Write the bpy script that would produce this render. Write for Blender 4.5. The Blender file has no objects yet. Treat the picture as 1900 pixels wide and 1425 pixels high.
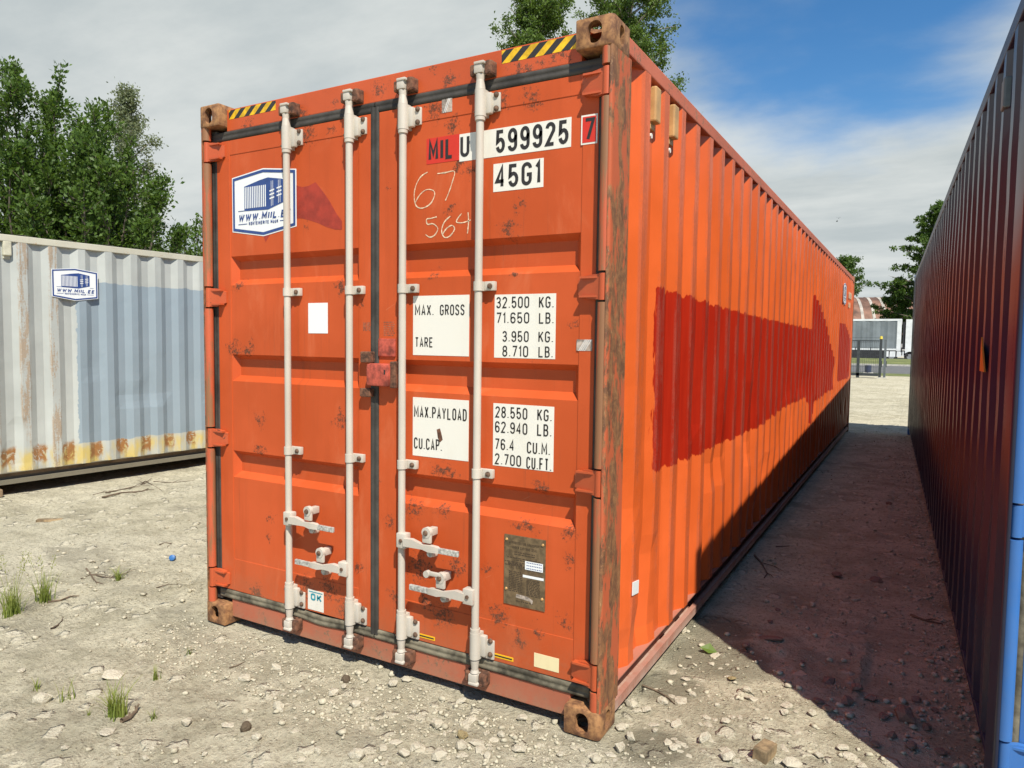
import bpy, bmesh, math, random
import numpy as np
from mathutils import Vector, Matrix
random.seed(7); rng = np.random.default_rng(11)
S = bpy.context.scene
COL = S.collection
R = math.radians
# ------------------------------------------------------------------ camera
CAM = Vector((1.0599, -2.6247, 1.6348)); YAW, PIT, ROL, FPX = -0.5161, -0.0615, 0.0127, 1320.408
PW, PH = 1900.0, 1425.0
_f = Vector((math.sin(YAW)*math.cos(PIT), math.cos(YAW)*math.cos(PIT), math.sin(PIT)))
_r = Vector((math.cos(YAW), -math.sin(YAW), 0)); _u = _r.cross(_f)
_c, _s = math.cos(ROL), math.sin(ROL)
CR, CU = _c*_r + _s*_u, -_s*_r + _c*_u
cd = bpy.data.cameras.new('camera'); cam = bpy.data.objects.new('camera', cd); COL.objects.link(cam)
cd.sensor_width = 36.0; cd.lens = 36.0*FPX/PW; cd.clip_start = 0.05; cd.clip_end = 3000
m = Matrix((CR, CU, -_f)).transposed().to_4x4(); m.translation = CAM; cam.matrix_world = m
S.camera = cam
S.render.resolution_x, S.render.resolution_y = 1024, 768
# ------------------------------------------------------------------ sun, sky, exposure
SUN_EL = R(53.1); SUN_H = Vector((0.727, -0.687, 0)).normalized()
sd = Vector((SUN_H.x*math.cos(SUN_EL), SUN_H.y*math.cos(SUN_EL), math.sin(SUN_EL)))
sl = bpy.data.lights.new('sun', 'SUN'); sl.energy = 5.0; sl.angle = R(0.53); sl.color = (1.0, 0.94, 0.84)
so = bpy.data.objects.new('sun', sl); COL.objects.link(so)
so.rotation_euler = (-sd).to_track_quat('-Z', 'Y').to_euler(); so.location = (6, -6, 12)
W = bpy.data.worlds.new('World'); S.world = W; W.use_nodes = True
wt = W.node_tree; wt.nodes.clear()
S.view_settings.view_transform = 'Standard'; S.view_settings.look = 'None'
S.view_settings.exposure = 0.50; S.view_settings.gamma = 1.0; S.view_settings.use_curve_mapping = False
S.render.engine = 'CYCLES'
S.cycles.max_bounces = 8; S.cycles.diffuse_bounces = 5; S.cycles.glossy_bounces = 4

def ray(px, py):
    return (CR*((px-PW/2)/FPX) + CU*(-(py-PH/2)/FPX) + _f)
def on(px, py, ax, val):
    d = ray(px, py); t = (val-CAM[ax])/d[ax]; return CAM + d*t
def gp(px, py, z=0.0): return on(px, py, 2, z)
D0 = 0.053
def dp(px, py, y=D0):
    p = on(px, py, 1, y); return (p.x, p.z)

class NT:
    """tiny node helper"""
    def __init__(s, tree): s.t = tree
    def n(s, typ, ins=None, **props):
        nd = s.t.nodes.new('ShaderNode'+typ)
        for k, v in props.items(): setattr(nd, k, v)
        for k, v in (ins or {}).items():
            sk = nd.inputs[k]
            if hasattr(v, 'is_output'): s.t.links.new(v, sk)
            else: sk.default_value = v
        return nd
    def math(s, op, a, b=None, c=None, clamp=False):
        d = {0: a}
        if b is not None: d[1] = b
        if c is not None: d[2] = c
        return s.n('Math', d, operation=op, use_clamp=clamp).outputs[0]
    def noise(s, vec, scale, detail=4, rough=.55, dist=0):
        return s.n('TexNoise', {'Vector': vec, 'Scale': scale, 'Detail': detail, 'Roughness': rough, 'Distortion': dist}).outputs[0]
    def ramp(s, fac, a, b, lo=0.0, hi=1.0, smooth=True):
        return s.n('MapRange', {'Value': fac, 'From Min': a, 'From Max': b, 'To Min': lo, 'To Max': hi},
                   interpolation_type='SMOOTHSTEP' if smooth else 'LINEAR').outputs[0]
    def mix(s, fac, a, b, blend='MIX'):
        nd = s.t.nodes.new('ShaderNodeMix'); nd.data_type = 'RGBA'; nd.blend_type = blend
        for i, v in ((0, fac), (6, a), (7, b)):
            if hasattr(v, 'is_output'): s.t.links.new(v, nd.inputs[i])
            else: nd.inputs[i].default_value = v if i == 0 else (tuple(v)+(1,))[:4]
        return nd.outputs[2]
    def scale(s, vec, sc, loc=(0, 0, 0)):
        return s.n('Mapping', {'Vector': vec, 'Scale': sc, 'Location': loc}).outputs[0]
def rgb(*c): return tuple(c)+(1,)

# world: Nishita sky with a broken cloud layer mapped on a flat ceiling
w = NT(wt)
sky = w.n('TexSky', sky_type='NISHITA', sun_disc=False, sun_elevation=SUN_EL,
          sun_rotation=math.atan2(SUN_H.x, SUN_H.y), air_density=1.0, dust_density=0.15, ozone_density=2.0)
tc = w.n('TexCoord').outputs['Generated']
sep = w.n('SeparateXYZ', {0: tc})
zz = w.math('ADD', w.math('MAXIMUM', sep.outputs[2], 0.0), 0.13)
cx = w.math('DIVIDE', sep.outputs[0], zz); cy = w.math('DIVIDE', sep.outputs[1], zz)
pl = w.n('CombineXYZ', {0: cx, 1: cy, 2: 0.0}).outputs[0]
big = w.noise(w.scale(pl, (0.45, 0.45, 1), (3.1, 1.7, 0)), 1.0, 3, .5)
wis = w.noise(w.scale(pl, (1.15, 1.35, 1), (0.4, 5.0, 0)), 1.5, 8, .55, .15)
bd = ray(1570, -150).normalized()
bl = w.n('VectorMath', {0: tc, 1: tuple(bd)}, operation='DOT_PRODUCT').outputs['Value']
sunny = w.n('VectorMath', {0: tc, 1: tuple(sd)}, operation='DOT_PRODUCT').outputs['Value']   # the sun stands in open sky
clear = w.math('MAXIMUM', w.ramp(bl, 0.948, 0.990), w.ramp(sunny, 0.05, 0.55, 0, 1.0))
cov = w.math('ADD', w.math('MULTIPLY', wis, 0.60), w.math('MULTIPLY', big, 0.50))
cov = w.math('SUBTRACT', w.math('ADD', cov, 0.345), w.math('MULTIPLY', clear, 0.50))
mask = w.ramp(cov, 0.36, 0.80)
shade = w.noise(w.scale(pl, (0.9, 1.6, 1), (7, 2, 0)), 1.1, 7, .6)
ccol = w.mix(w.ramp(shade, 0.30, 0.72), (7.2, 8.0, 8.2), (10.2, 10.7, 10.5))
hs = w.n('HueSaturation', {'Saturation': 1.32, 'Value': 1.95, 'Color': sky.outputs[0]}).outputs[0]
wcol = w.mix(mask, hs, ccol)
bg = w.n('Background', {'Color': wcol, 'Strength': 0.05})
w.t.links.new(bg.outputs[0], w.n('OutputWorld').inputs[0])

# ------------------------------------------------------------------ materials
MATS = {}
def new_mat(name):
    mt = bpy.data.materials.new(name); mt.use_nodes = True
    mt.node_tree.nodes.clear(); MATS[name] = mt
    return mt, NT(mt.node_tree)
def finish(n, col, rough=.6, metal=0.0, bump=None, bump_str=.2, bump_dist=.01, spec=.5, extra=None):
    ins = {'Base Color': col, 'Roughness': rough, 'Metallic': metal, 'Specular IOR Level': spec}
    if bump is not None:
        ins['Normal'] = n.n('Bump', {'Height': bump, 'Strength': bump_str, 'Distance': bump_dist}).outputs[0]
    ins.update(extra or {})
    b = n.n('BsdfPrincipled', ins)
    n.t.links.new(b.outputs[0], n.n('OutputMaterial').inputs[0])
    return b
def ocoord(n): return n.n('TexCoord').outputs['Object']

def plain(name, c, rough=.6, var=.12, scale=12, metal=0, bump=.15, spec=.5):
    mt, n = new_mat(name); o = ocoord(n)
    v = n.noise(o, scale, 5, .6)
    dark = tuple(x*(1-var*2) for x in c); lite = tuple(min(1, x*(1+var)) for x in c)
    finish(n, n.mix(n.ramp(v, .3, .7), dark, lite), rough, metal, n.noise(o, scale*6, 3), bump, .004, spec)
    return mt

def spots_mask(n, o, spots):
    """spots: (x,y,z,r) -> soft mask, max over spots"""
    acc = None
    wn = n.n('TexNoise', {'Vector': o, 'Scale': 14.0, 'Detail': 4.0, 'Roughness': .7}).outputs['Color']
    o = n.n('VectorMath', {0: n.n('VectorMath', {0: wn, 1: (.5, .5, .5)}, operation='SUBTRACT').outputs[0], 1: (.16, .0, .16), 2: o}, operation='MULTIPLY_ADD').outputs[0]
    for x, y, z, r in spots:
        d = n.n('VectorMath', {0: o, 1: (x, y, z)}, operation='DISTANCE').outputs['Value']
        v = n.math('SUBTRACT', 1.0, n.math('DIVIDE', d, r), clamp=True)
        acc = v if acc is None else n.math('MAXIMUM', acc, v)
    return acc

def paint(name, base, rust=(.085, .036, .02), amount=.0, streak=.0, spots=None, rough=.42, fade=None, dirt_z=None, overlay=None, scuff=None, spec=.5):
    mt, n = new_mat(name); o = ocoord(n)
    big = n.noise(o, 1.3, 4, .6); mid = n.noise(o, 9, 6, .62)
    vs = n.noise(n.scale(o, (14, 14, 1.1)), 1.0, 5, .6)           # vertical streaking
    dk = tuple(x*.86 for x in base); lt = fade or tuple(min(1, x*1.06+.006) for x in base)
    col = n.mix(n.ramp(big, .3, .72), dk, lt)
    col = n.mix(n.ramp(vs, .48, .80, 0, .30), col, tuple(x*.70 for x in base))
    if overlay: col = overlay(n, o, col)
    fine = n.noise(o, 60, 7, .7); vf = n.noise(o, 210, 3, .6)
    rm = n.ramp(n.math('ADD', n.math('MULTIPLY', fine, .6), n.math('MULTIPLY', mid, .5)), .80-amount, .86-amount)
    if streak:
        st = n.ramp(n.math('ADD', n.math('MULTIPLY', n.noise(n.scale(o, (26, 26, .8)), 1, 6, .6), .7), n.math('MULTIPLY', fine, .35)), .72-streak, .80-streak)
        rm = n.math('MAXIMUM', rm, st)
    if spots:
        sm = spots_mask(n, o, spots)
        spk = n.noise(n.scale(o, (1, 1, .7)), 170, 4, .75, .3)
        sp = n.ramp(n.math('ADD', n.math('MULTIPLY', sm, .26), n.math('ADD', n.math('MULTIPLY', fine, .66), n.math('MULTIPLY', spk, .50))), .73, .85)
        sp = n.math('MULTIPLY', sp, n.ramp(sm, .0, .60))
        rm = n.math('MAXIMUM', rm, n.math('MULTIPLY', sp, .92))
    if scuff: rm = scuff(n, o, rm, fine)
    rcol = n.mix(n.ramp(vf, .3, .7), tuple(x*.6 for x in rust), tuple(min(1, x*1.7) for x in rust))
    col = n.mix(rm, col, rcol)
    if dirt_z:
        sp_ = n.n('SeparateXYZ', {0: o}); z0, z1, dc, k = dirt_z
        dm = n.math('MULTIPLY', n.ramp(sp_.outputs[2], z1, z0), n.ramp(n.math('ADD', n.math('MULTIPLY', mid, .7), n.math('MULTIPLY', fine, .4)), .35, .66))
        col = n.mix(n.math('MULTIPLY', dm, k), col, dc)
    rg = n.ramp(rm, 0, 1, rough, .9, False)
    bmp = n.math('ADD', n.math('ADD', n.math('MULTIPLY', mid, .35), n.math('MULTIPLY', big, 2.2)), n.math('MULTIPLY', n.math('MULTIPLY', rm, fine), 1.2))
    finish(n, col, rg, 0, bmp, .35, .003, spec)
    return mt

ORANGE = (.50, .079, .016)
RUST_PX = [(805,205,30),(838,232,20),(930,190,24),(987,182,28),(850,309,20),(872,316,14),(945,425,26),(966,382,14),(836,390,14),
 (571,246,26),(616,242,16),(434,646,18),(444,526,16),(456,655,12),(630,533,18),(630,779,20),(483,839,14),(465,639,12),(481,779,16),
 (475,1104,22),(568,1089,26),(610,1092,26),(663,1052,18),(767,942,26),(819,946,22),(777,1051,34),(847,1051,28),(819,1142,32),(960,975,18),
 (981,975,18),(925,1142,26),(1044,1153,24),(1056,1040,20),(1058,988,20),(998,1170,16),(963,1188,20),(1005,912,22),(818,875,20),(835,875,16),
 (1063,600,16),(800,504,18),(955,501,18),(905,1050,14),(790,1120,20),(880,1135,14),(640,1130,24),(600,1030,10),(668,560,12),(500,960,10),(720,350,10),(725,970,14),(700,900,10),(500,1000,9),(570,420,8),(735,1110,18)]
def door_wear(n, o, col):
    st = n.noise(n.scale(o, (42, 1, .9), (2, 0, 5)), 1.0, 7, .68, .2); big = n.noise(o, 2.1, 5, .6, .4); g = n.noise(n.scale(o, (1, 1, .35)), 6.0, 6, .65, .5)
    col = n.mix(n.math('MULTIPLY', n.ramp(st, .55, .72), n.ramp(big, .38, .62, 0, .50)), col, (.23, .055, .022))
    col = n.mix(n.ramp(g, .55, .74, 0, .42), col, (.57, .150, .060))
    sc = n.noise(n.scale(n.n('Mapping', {'Vector': o, 'Rotation': (0, .5, 0)}).outputs[0], (3, 1, 160)), 1.0, 2, .5)
    return n.mix(n.math('MULTIPLY', n.ramp(sc, .735, .76, 0, .55), n.ramp(big, .5, .6)), col, (.62, .30, .17))
def sp_door():
    out = []
    for px, py, r in RUST_PX:
        x, z = dp(px, py); x2, _ = dp(px+r, py); out.append((x, D0, z, abs(x2-x)*1.35))
    return out
paint('orange_door', ORANGE, amount=.040, spots=sp_door(), rough=.50, dirt_z=(.0, .5, (.27, .14, .075), .55), spec=.28, overlay=door_wear)
hdr_sp = [(*dp(px, py), .05+.02*(i % 3)) for i, (px, py) in enumerate([(804,121),(836,144),(700,160),(1000,118),(1029,108),(960,130),(620,190),(560,205),(460,235),(1045,100),(980,130)])]
paint('orange_header', ORANGE, amount=.12, spots=[(x, .055, z, r) for x, z, r in hdr_sp], rough=.5)
paint('orange_sill', (.40, .105, .05), rust=(.16, .09, .05), amount=.17, streak=.06, rough=.75, dirt_z=(-.12, .20, (.27, .195, .12), 1.0))
paint('orange_rail', (.47, .12, .06), rust=(.23, .11, .065), amount=.21, streak=.10, rough=.7)
paint('orange_lower_rail', (.36, .135, .085), rust=(.22, .13, .08), amount=.06, rough=.75, dirt_z=(.02, .14, (.46, .37, .30), .8))
paint('orange_plain', ORANGE, amount=.02)
paint('orange_hinge', (.45, .078, .02), amount=.17, rough=.5)
RUSTB = (.24, .105, .036)
def post_overlay(n, o, col):
    v = n.noise(n.scale(o, (18, 18, 11), (3, 1, 2)), 1.0, 10, .78, .6)
    v2 = n.noise(n.scale(o, (95, 95, 50)), 1.0, 5, .7, .6)
    c = n.mix(n.ramp(v, .36, .64), (.10, .043, .02), (.27, .120, .045))
    c = n.mix(n.ramp(v2, .56, .72, 0, .7), c, (.42, .255, .125))
    c = n.mix(n.ramp(v2, .44, .30, 0, .6), c, (.075, .034, .018))
    return n.mix(n.ramp(n.noise(n.scale(o, (14, 14, 4), (9, 4, 1)), 1, 8, .72, .4), .49, .55), c, (.41, .085, .028))
paint('rusty_post', RUSTB, rust=(.09, .04, .02), amount=.05, streak=.0, rough=.75, overlay=post_overlay)
def cast_overlay(n, o, col):
    v = n.noise(o, 22, 8, .7, .2)
    return n.mix(n.ramp(v, .36, .66), (.12, .05, .022), (.36, .18, .07))
paint('rusty_casting', RUSTB, rust=(.08, .04, .025), amount=.08, rough=.8, overlay=cast_overlay)
def tube_overlay(n, o, col):
    v = n.noise(n.scale(o, (22, 22, 2.0), (5, 2, 8)), 1.0, 6, .65)
    return n.mix(n.ramp(v, .44, .56), col, (.23, .105, .045))
paint('rusty_tube', (.46, .085, .028), amount=.06, rough=.6, overlay=tube_overlay)

def orange_side_overlay(n, o, col):
    s = n.n('SeparateXYZ', {0: o}); y, z = s.outputs[1], s.outputs[2]
    wob = n.math('MULTIPLY', n.math('SUBTRACT', n.noise(n.scale(o, (30, 30, 1)), 1.0, 3), .5), .07)
    wob2 = n.math('MULTIPLY', n.math('SUBTRACT', n.noise(n.scale(o, (1, 40, 6)), 1.0, 4), .5), .10)
    step = n.math('MULTIPLY', n.math('FLOOR', n.math('DIVIDE', n.math('ADD', y, .10), .278)), .278)
    yy = n.math('ADD', y, wob2)
    # paint is rolled on one corrugation at a time, so the edges step with the folds
    def curve(pts):
        c = n.n('FloatCurve'); cu = c.mapping.curves[0]
        c.mapping.use_clip = True
        P = [(yv/12.2, (zv-.4)/2.2) for yv, zv in pts]
        while len(cu.points) < len(P): cu.points.new(.5, .5)
        for p, q in zip(cu.points, P): p.location = q; p.handle_type = 'VECTOR'
        c.mapping.update()
        n.t.links.new(n.math('DIVIDE', n.math('ADD', step, n.math('MULTIPLY', n.math('SUBTRACT', y, step), .15)), 12.2), c.inputs['Value'])
        return n.math('ADD', n.math('MULTIPLY', c.outputs[0], 2.2), .4)
    top = curve([(0, 1.89), (.64, 1.89), (2.4, 1.845), (6.15, 1.805), (6.25, 2.23), (7.0, 2.12), (7.7, 1.92), (8.4, 1.62), (9.0, 1.42), (9.3, .5), (9.5, .5), (9.6, 1.97), (10.6, 1.98), (11.2, 1.88), (11.9, 1.7), (12.2, 1.6)])
    bot = curve([(0, 1.02), (1.6, .985), (3.2, .965), (4.5, 1.03), (6.1, 1.03), (6.25, .66), (6.6, .72), (6.9, .92), (8.4, .97), (9.1, .95), (9.5, 1.05), (11.5, 1.02), (12.2, 1.1)])
    m1 = n.ramp(n.math('SUBTRACT', n.math('ADD', top, wob), z), -.004, .004)
    m2 = n.ramp(n.math('SUBTRACT', z, n.math('ADD', bot, wob)), -.004, .004)
    m3 = n.ramp(yy, .632, .64); m4 = n.ramp(y, 11.95, 11.93)
    mm = n.math('MULTIPLY', n.math('MULTIPLY', m1, m2), n.math('MULTIPLY', m3, m4))
    vv = n.noise(n.scale(o, (20, 20, 1.2)), 1, 5, .6)
    red = n.mix(n.ramp(vv, .3, .7), (.275, .012, .004), (.335, .017, .005))
    return n.mix(mm, col, red)
def crest_scuff(xc, amt, patchy=.5):
    def f(n, o, rm, fine):
        s = n.n('SeparateXYZ', {0: o})
        cr = n.ramp(n.math('ABSOLUTE', n.math('SUBTRACT', s.outputs[0], xc)), .012, .004)
        v = n.noise(n.scale(o, (8, 12, 1.6)), 1.0, 7, .68)
        k = n.ramp(n.math('ADD', n.math('MULTIPLY', v, .75), n.math('MULTIPLY', fine, .3)), patchy, patchy+.12)
        return n.math('MAXIMUM', rm, n.math('MULTIPLY', n.math('MULTIPLY', cr, k), amt))
    return f
paint('orange_side', (.615, .106, .020), amount=-.01, rough=.36, overlay=orange_side_overlay, scuff=crest_scuff(-.006, .33, .47), rust=(.20, .075, .05), spec=.35)
def blue_over(n, o, col): return col
paint('blue_shaded_side', (.016, .020, .046), amount=-.03, rough=.31, scuff=crest_scuff(-2.432, .35, .56), rust=(.10, .06, .05), spec=.42)  # same blue paint, darkened in colour for the shaded sides
paint('blue_paint', (.026, .135, .40), amount=.02, rough=.45, dirt_z=(.0, 3.2, (.08, .14, .27), .25))
paint('blue_shaded_rail', (.025, .035, .075), amount=.08, rough=.4, rust=(.16, .085, .06))  # side rails carry the same shade in their colour

def grey_overlay(n, o, col):
    s = n.n('SeparateXYZ', {0: o}); y, z = s.outputs[1], s.outputs[2]
    wob = n.math('MULTIPLY', n.math('SUBTRACT', n.noise(n.scale(o, (20, 22, 22)), 1.0, 4), .5), .05)
    wobs = n.math('MULTIPLY', n.math('SUBTRACT', n.noise(n.scale(o, (6, 9, .3)), 1.0, 2), .5), .06)
    a = n.ramp(n.math('ADD', y, wob), 1.195, 1.203)
    up = n.ramp(n.math('ADD', z, wobs), 2.150, 2.143); lo = n.ramp(n.math('ADD', z, wobs), .385, .392)
    mm = n.math('MULTIPLY', a, n.math('MULTIPLY', up, lo))
    col = n.mix(mm, col, n.mix(n.noise(o, 3, 4), (.215, .270, .305), (.25, .305, .34)))
    # rust: yellow stain band and brown blisters above the lower rail
    f = n.noise(o, 24, 7, .65)
    low = n.ramp(n.math('ADD', z, n.math('MULTIPLY', f, .14)), .50, .36)
    low = n.math('MULTIPLY', low, n.ramp(mm, 1, 0))
    col = n.mix(n.math('MULTIPLY', low, n.ramp(n.noise(n.scale(o, (9, 9, 2)), 1, 5, .6), .36, .62)), col, (.50, .39, .13))
    pat = n.math('MULTIPLY', n.ramp(n.math('ABSOLUTE', n.math('SUBTRACT', n.math('ADD', z, n.math('MULTIPLY', n.noise(n.scale(o, (9, 9, 3)), 1, 6, .7, .6), .20)), .415)), .12, .05),
                 n.ramp(n.math('SINE', n.math('MULTIPLY', n.math('ADD', n.math('ADD', y, .06), n.math('MULTIPLY', n.noise(o, 9, 5, .7, .5), .09)), 2*math.pi/.2825)), -.1, .3))
    pat = n.math('MULTIPLY', pat, n.ramp(n.noise(o, 11, 8, .75, 1.6), .40, .50))
    return n.mix(n.math('MULTIPLY', pat, n.ramp(mm, 1, .1)), col, n.mix(f, (.22, .09, .03), (.38, .19, .06)))
def grey_scuff(n, o, rm, fine):
    s = n.n('SeparateXYZ', {0: o})
    cr = n.ramp(n.math('ABSOLUTE', n.math('SUBTRACT', s.outputs[0], -.006)), .012, .004)
    v = n.noise(n.scale(o, (8, 18, 1.4)), 1.0, 8, .7, .4)
    ymask = n.ramp(s.outputs[1], 1.15, .95, .02, .17)
    k = n.ramp(n.math('ADD', n.math('ADD', n.math('MULTIPLY', v, .7), n.math('MULTIPLY', fine, .25)), ymask), .62, .68)
    return n.math('MAXIMUM', rm, n.math('MULTIPLY', n.math('MULTIPLY', cr, k), .62))
paint('grey_side', (.41, .43, .40), amount=.0, rough=.5, overlay=grey_overlay, scuff=grey_scuff, rust=(.25, .145, .06))
paint('grey_rail', (.50, .48, .38), rust=(.33, .17, .06), amount=.17, streak=.10, rough=.6)
paint('grey_lower_rail', (.15, .135, .095), rust=(.17, .10, .045), amount=.06, rough=.75, dirt_z=(-.1, .2, (.21, .18, .12), .7))
paint('grey_paint', (.60, .63, .61), amount=.03)
paint('white_rod', (.50, .45, .375), rust=(.20, .11, .06), amount=.055, rough=.45)
paint('white_bracket', (.51, .465, .39), rust=(.20, .115, .06), amount=.085, rough=.5)
plain('rusty_iron', (.15, .065, .034), .85, .35, 40, 0, .6)
plain('bolt_rust', (.13, .075, .045), .8, .3, 60, 0, .5)
plain('rubber', (.052, .047, .040), .62, .22, 8, 0, .3, .35)
plain('dusty_rubber', (.165, .145, .10), .8, .38, 9, 0, .4, .3)
plain('grip_metal', (.50, .49, .44), .5, .25, 90, .2, .6)
def sticker(name, c, dirt=.25, rough=.45):
    mt, n = new_mat(name); o = ocoord(n)
    v = n.noise(n.scale(o, (9, 9, 2.5)), 1, 6, .65)
    col = n.mix(n.ramp(v, .5, .78, 0, dirt), c, tuple(x*.66*q for x, q in zip(c, (1.02, .92, .72))))
    f = n.noise(o, 55, 6, .7)
    col = n.mix(n.ramp(f, .73, .78, 0, .7), col, (.33, .14, .05))
    finish(n, col, rough)
sticker('sticker_white', (.70, .68, .60)); sticker('sticker_clean', (.72, .74, .73), .08); sticker('sticker_red', (.55, .028, .012), .15)
sticker('sticker_yellow', (.75, .43, .01), .3); sticker('sticker_cream', (.72, .62, .36), .4)
plain('print_black', (.022, .019, .017), .5, .1, 20, 0, 0); plain('print_navy', (.024, .06, .21), .45, .08, 20, 0, 0)
plain('print_teal', (.015, .26, .33), .5, .1, 20, 0, 0); plain('red_paint', (.33, .032, .014), .42, .14, 14, 0, .1)
plain('chalk', (.70, .52, .34), .9, .2, 120, 0, 0); plain('bronze', (.17, .118, .062), .5, .22, 30, .25, .2); plain('bronze_print', (.055, .035, .018), .6, .1, 40, 0, 0)
plain('tape_grey', (.40, .33, .27), .6, .3, 50, 0, .2); plain('vent_beige', (.47, .27, .10), .5, .12, 10, 0, .1); plain('red_lock', (.42, .075, .045), .6, .3, 22, 0, .4)
plain('faded_print', (.36, .10, .045), .6, .25, 30, 0, 0); plain('plywood', (.25, .17, .10), .8, .2, 6)
plain('grey_vent', (.52, .50, .38), .5, .1, 10); plain('tri_orange', (.72, .22, .01), .5, .05, 10); plain('dark_under', (.05, .045, .04), .9, .2, 5)

# ------------------------------------------------------------------ mesh helpers
def mk(name, verts, faces, mats, parent=None, idx=None, smooth=False):
    me = bpy.data.meshes.new(name); me.from_pydata([tuple(v) for v in verts], [], faces)
    for mm in (mats if isinstance(mats, (list, tuple)) else [mats]): me.materials.append(MATS[mm] if isinstance(mm, str) else mm)
    if idx: me.polygons.foreach_set('material_index', idx)
    if smooth: me.polygons.foreach_set('use_smooth', [True]*len(me.polygons))
    me.update()
    o = bpy.data.objects.new(name, me); COL.objects.link(o); o.parent = parent
    return o
class MB:
    def __init__(s): s.v = []; s.f = []; s.i = []
    def add(s, vs, fs, mi=0):
        b = len(s.v); s.v += [tuple(v) for v in vs]; s.f += [tuple(b+k for k in f) for f in fs]; s.i += [mi]*len(fs); return s
    def box(s, x0, x1, y0, y1, z0, z1, mi=0, bev=0.0):
        if bev:
            bm = bmesh.new(); bmesh.ops.create_cube(bm, size=1)
            for v in bm.verts: v.co = ((x0+x1)/2+v.co.x*(x1-x0), (y0+y1)/2+v.co.y*(y1-y0), (z0+z1)/2+v.co.z*(z1-z0))
            bmesh.ops.bevel(bm, geom=bm.edges[:], offset=bev, segments=2, affect='EDGES', profile=.6)
            return s.bm(bm, mi)
        return s.add([(x, y, z) for z in (z0, z1) for y in (y0, y1) for x in (x0, x1)],
                     [(0, 2, 3, 1), (4, 5, 7, 6), (0, 1, 5, 4), (2, 6, 7, 3), (0, 4, 6, 2), (1, 3, 7, 5)], mi)
    def bm(s, bm, mi=0):
        bm.verts.index_update()
        s.add([v.co[:] for v in bm.verts], [[v.index for v in f.verts] for f in bm.faces], mi); bm.free(); return s
    def cyl(s, p0, p1, r0, r1=None, n=16, mi=0, caps=True):
        r1 = r0 if r1 is None else r1
        p0, p1 = Vector(p0), Vector(p1); d = (p1-p0).normalized()
        a = d.orthogonal().normalized(); b = d.cross(a)
        ring = lambda p, r: [p+(a*math.cos(2*math.pi*k/n)+b*math.sin(2*math.pi*k/n))*r for k in range(n)]
        fs = [(k, (k+1) % n, n+(k+1) % n, n+k) for k in range(n)]
        if caps: fs += [tuple(range(n-1, -1, -1)), tuple(range(n, 2*n))]
        return s.add(ring(p0, r0)+ring(p1, r1), fs, mi)
    def prism(s, prof, z0, z1, mi=0):     # prof: plan (x,y) ccw, extruded in z
        n = len(prof)
        return s.add([(x, y, z0) for x, y in prof]+[(x, y, z1) for x, y in prof],
                     [(k, (k+1) % n, n+(k+1) % n, n+k) for k in range(n)]+[tuple(range(n-1, -1, -1)), tuple(range(n, 2*n))], mi)
    def plate(s, poly, y, t, mi=0):       # poly: (x,z) on a door plane; front at y-t, back at y
        n = len(poly); area = sum(poly[k][0]*poly[(k+1) % n][1]-poly[(k+1) % n][0]*poly[k][1] for k in range(n))
        if area < 0: poly = poly[::-1]
        return s.add([(x, y-t, z) for x, z in poly]+[(x, y, z) for x, z in poly],
                     [tuple(range(n))]+[(n+k, n+(k+1) % n, (k+1) % n, k) for k in range(n)]+[tuple(range(2*n-1, n-1, -1))], mi)
    def tube(s, pts, r, n=6, mi=0):
        pts = [Vector(p) for p in pts]; b0 = len(s.v); rr = r if isinstance(r, (list, tuple)) else [r]*len(pts)
        for k, p in enumerate(pts):
            d = (pts[min(k+1, len(pts)-1)]-pts[max(k-1, 0)]).normalized(); a = d.orthogonal().normalized(); b = d.cross(a)
            s.v += [tuple(p+(a*math.cos(2*math.pi*q/n)+b*math.sin(2*math.pi*q/n))*rr[k]) for q in range(n)]
        for k in range(len(pts)-1):
            for q in range(n):
                s.f.append((b0+k*n+q, b0+k*n+(q+1) % n, b0+(k+1)*n+(q+1) % n, b0+(k+1)*n+q)); s.i.append(mi)
        return s
    def build(s, name, mats, parent=None, smooth=False):
        return mk(name, s.v, s.f, mats, parent, s.i, smooth)
def shade_auto(o, ang=35):
    me = o.data; me.polygons.foreach_set('use_smooth', [True]*len(me.polygons))
    me.set_sharp_from_angle(angle=R(ang)); return o
def tag(o, label, cat, group=None):
    o['label'] = label; o['category'] = cat
    if group: o['group'] = group
    return o
def empty(name, loc, rz=0):
    o = bpy.data.objects.new(name, None); COL.objects.link(o); o.location = loc; o.rotation_euler = (0, 0, rz); o.empty_display_size = .2
    return o
def struct(o): o['kind'] = 'structure'; return o

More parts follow.
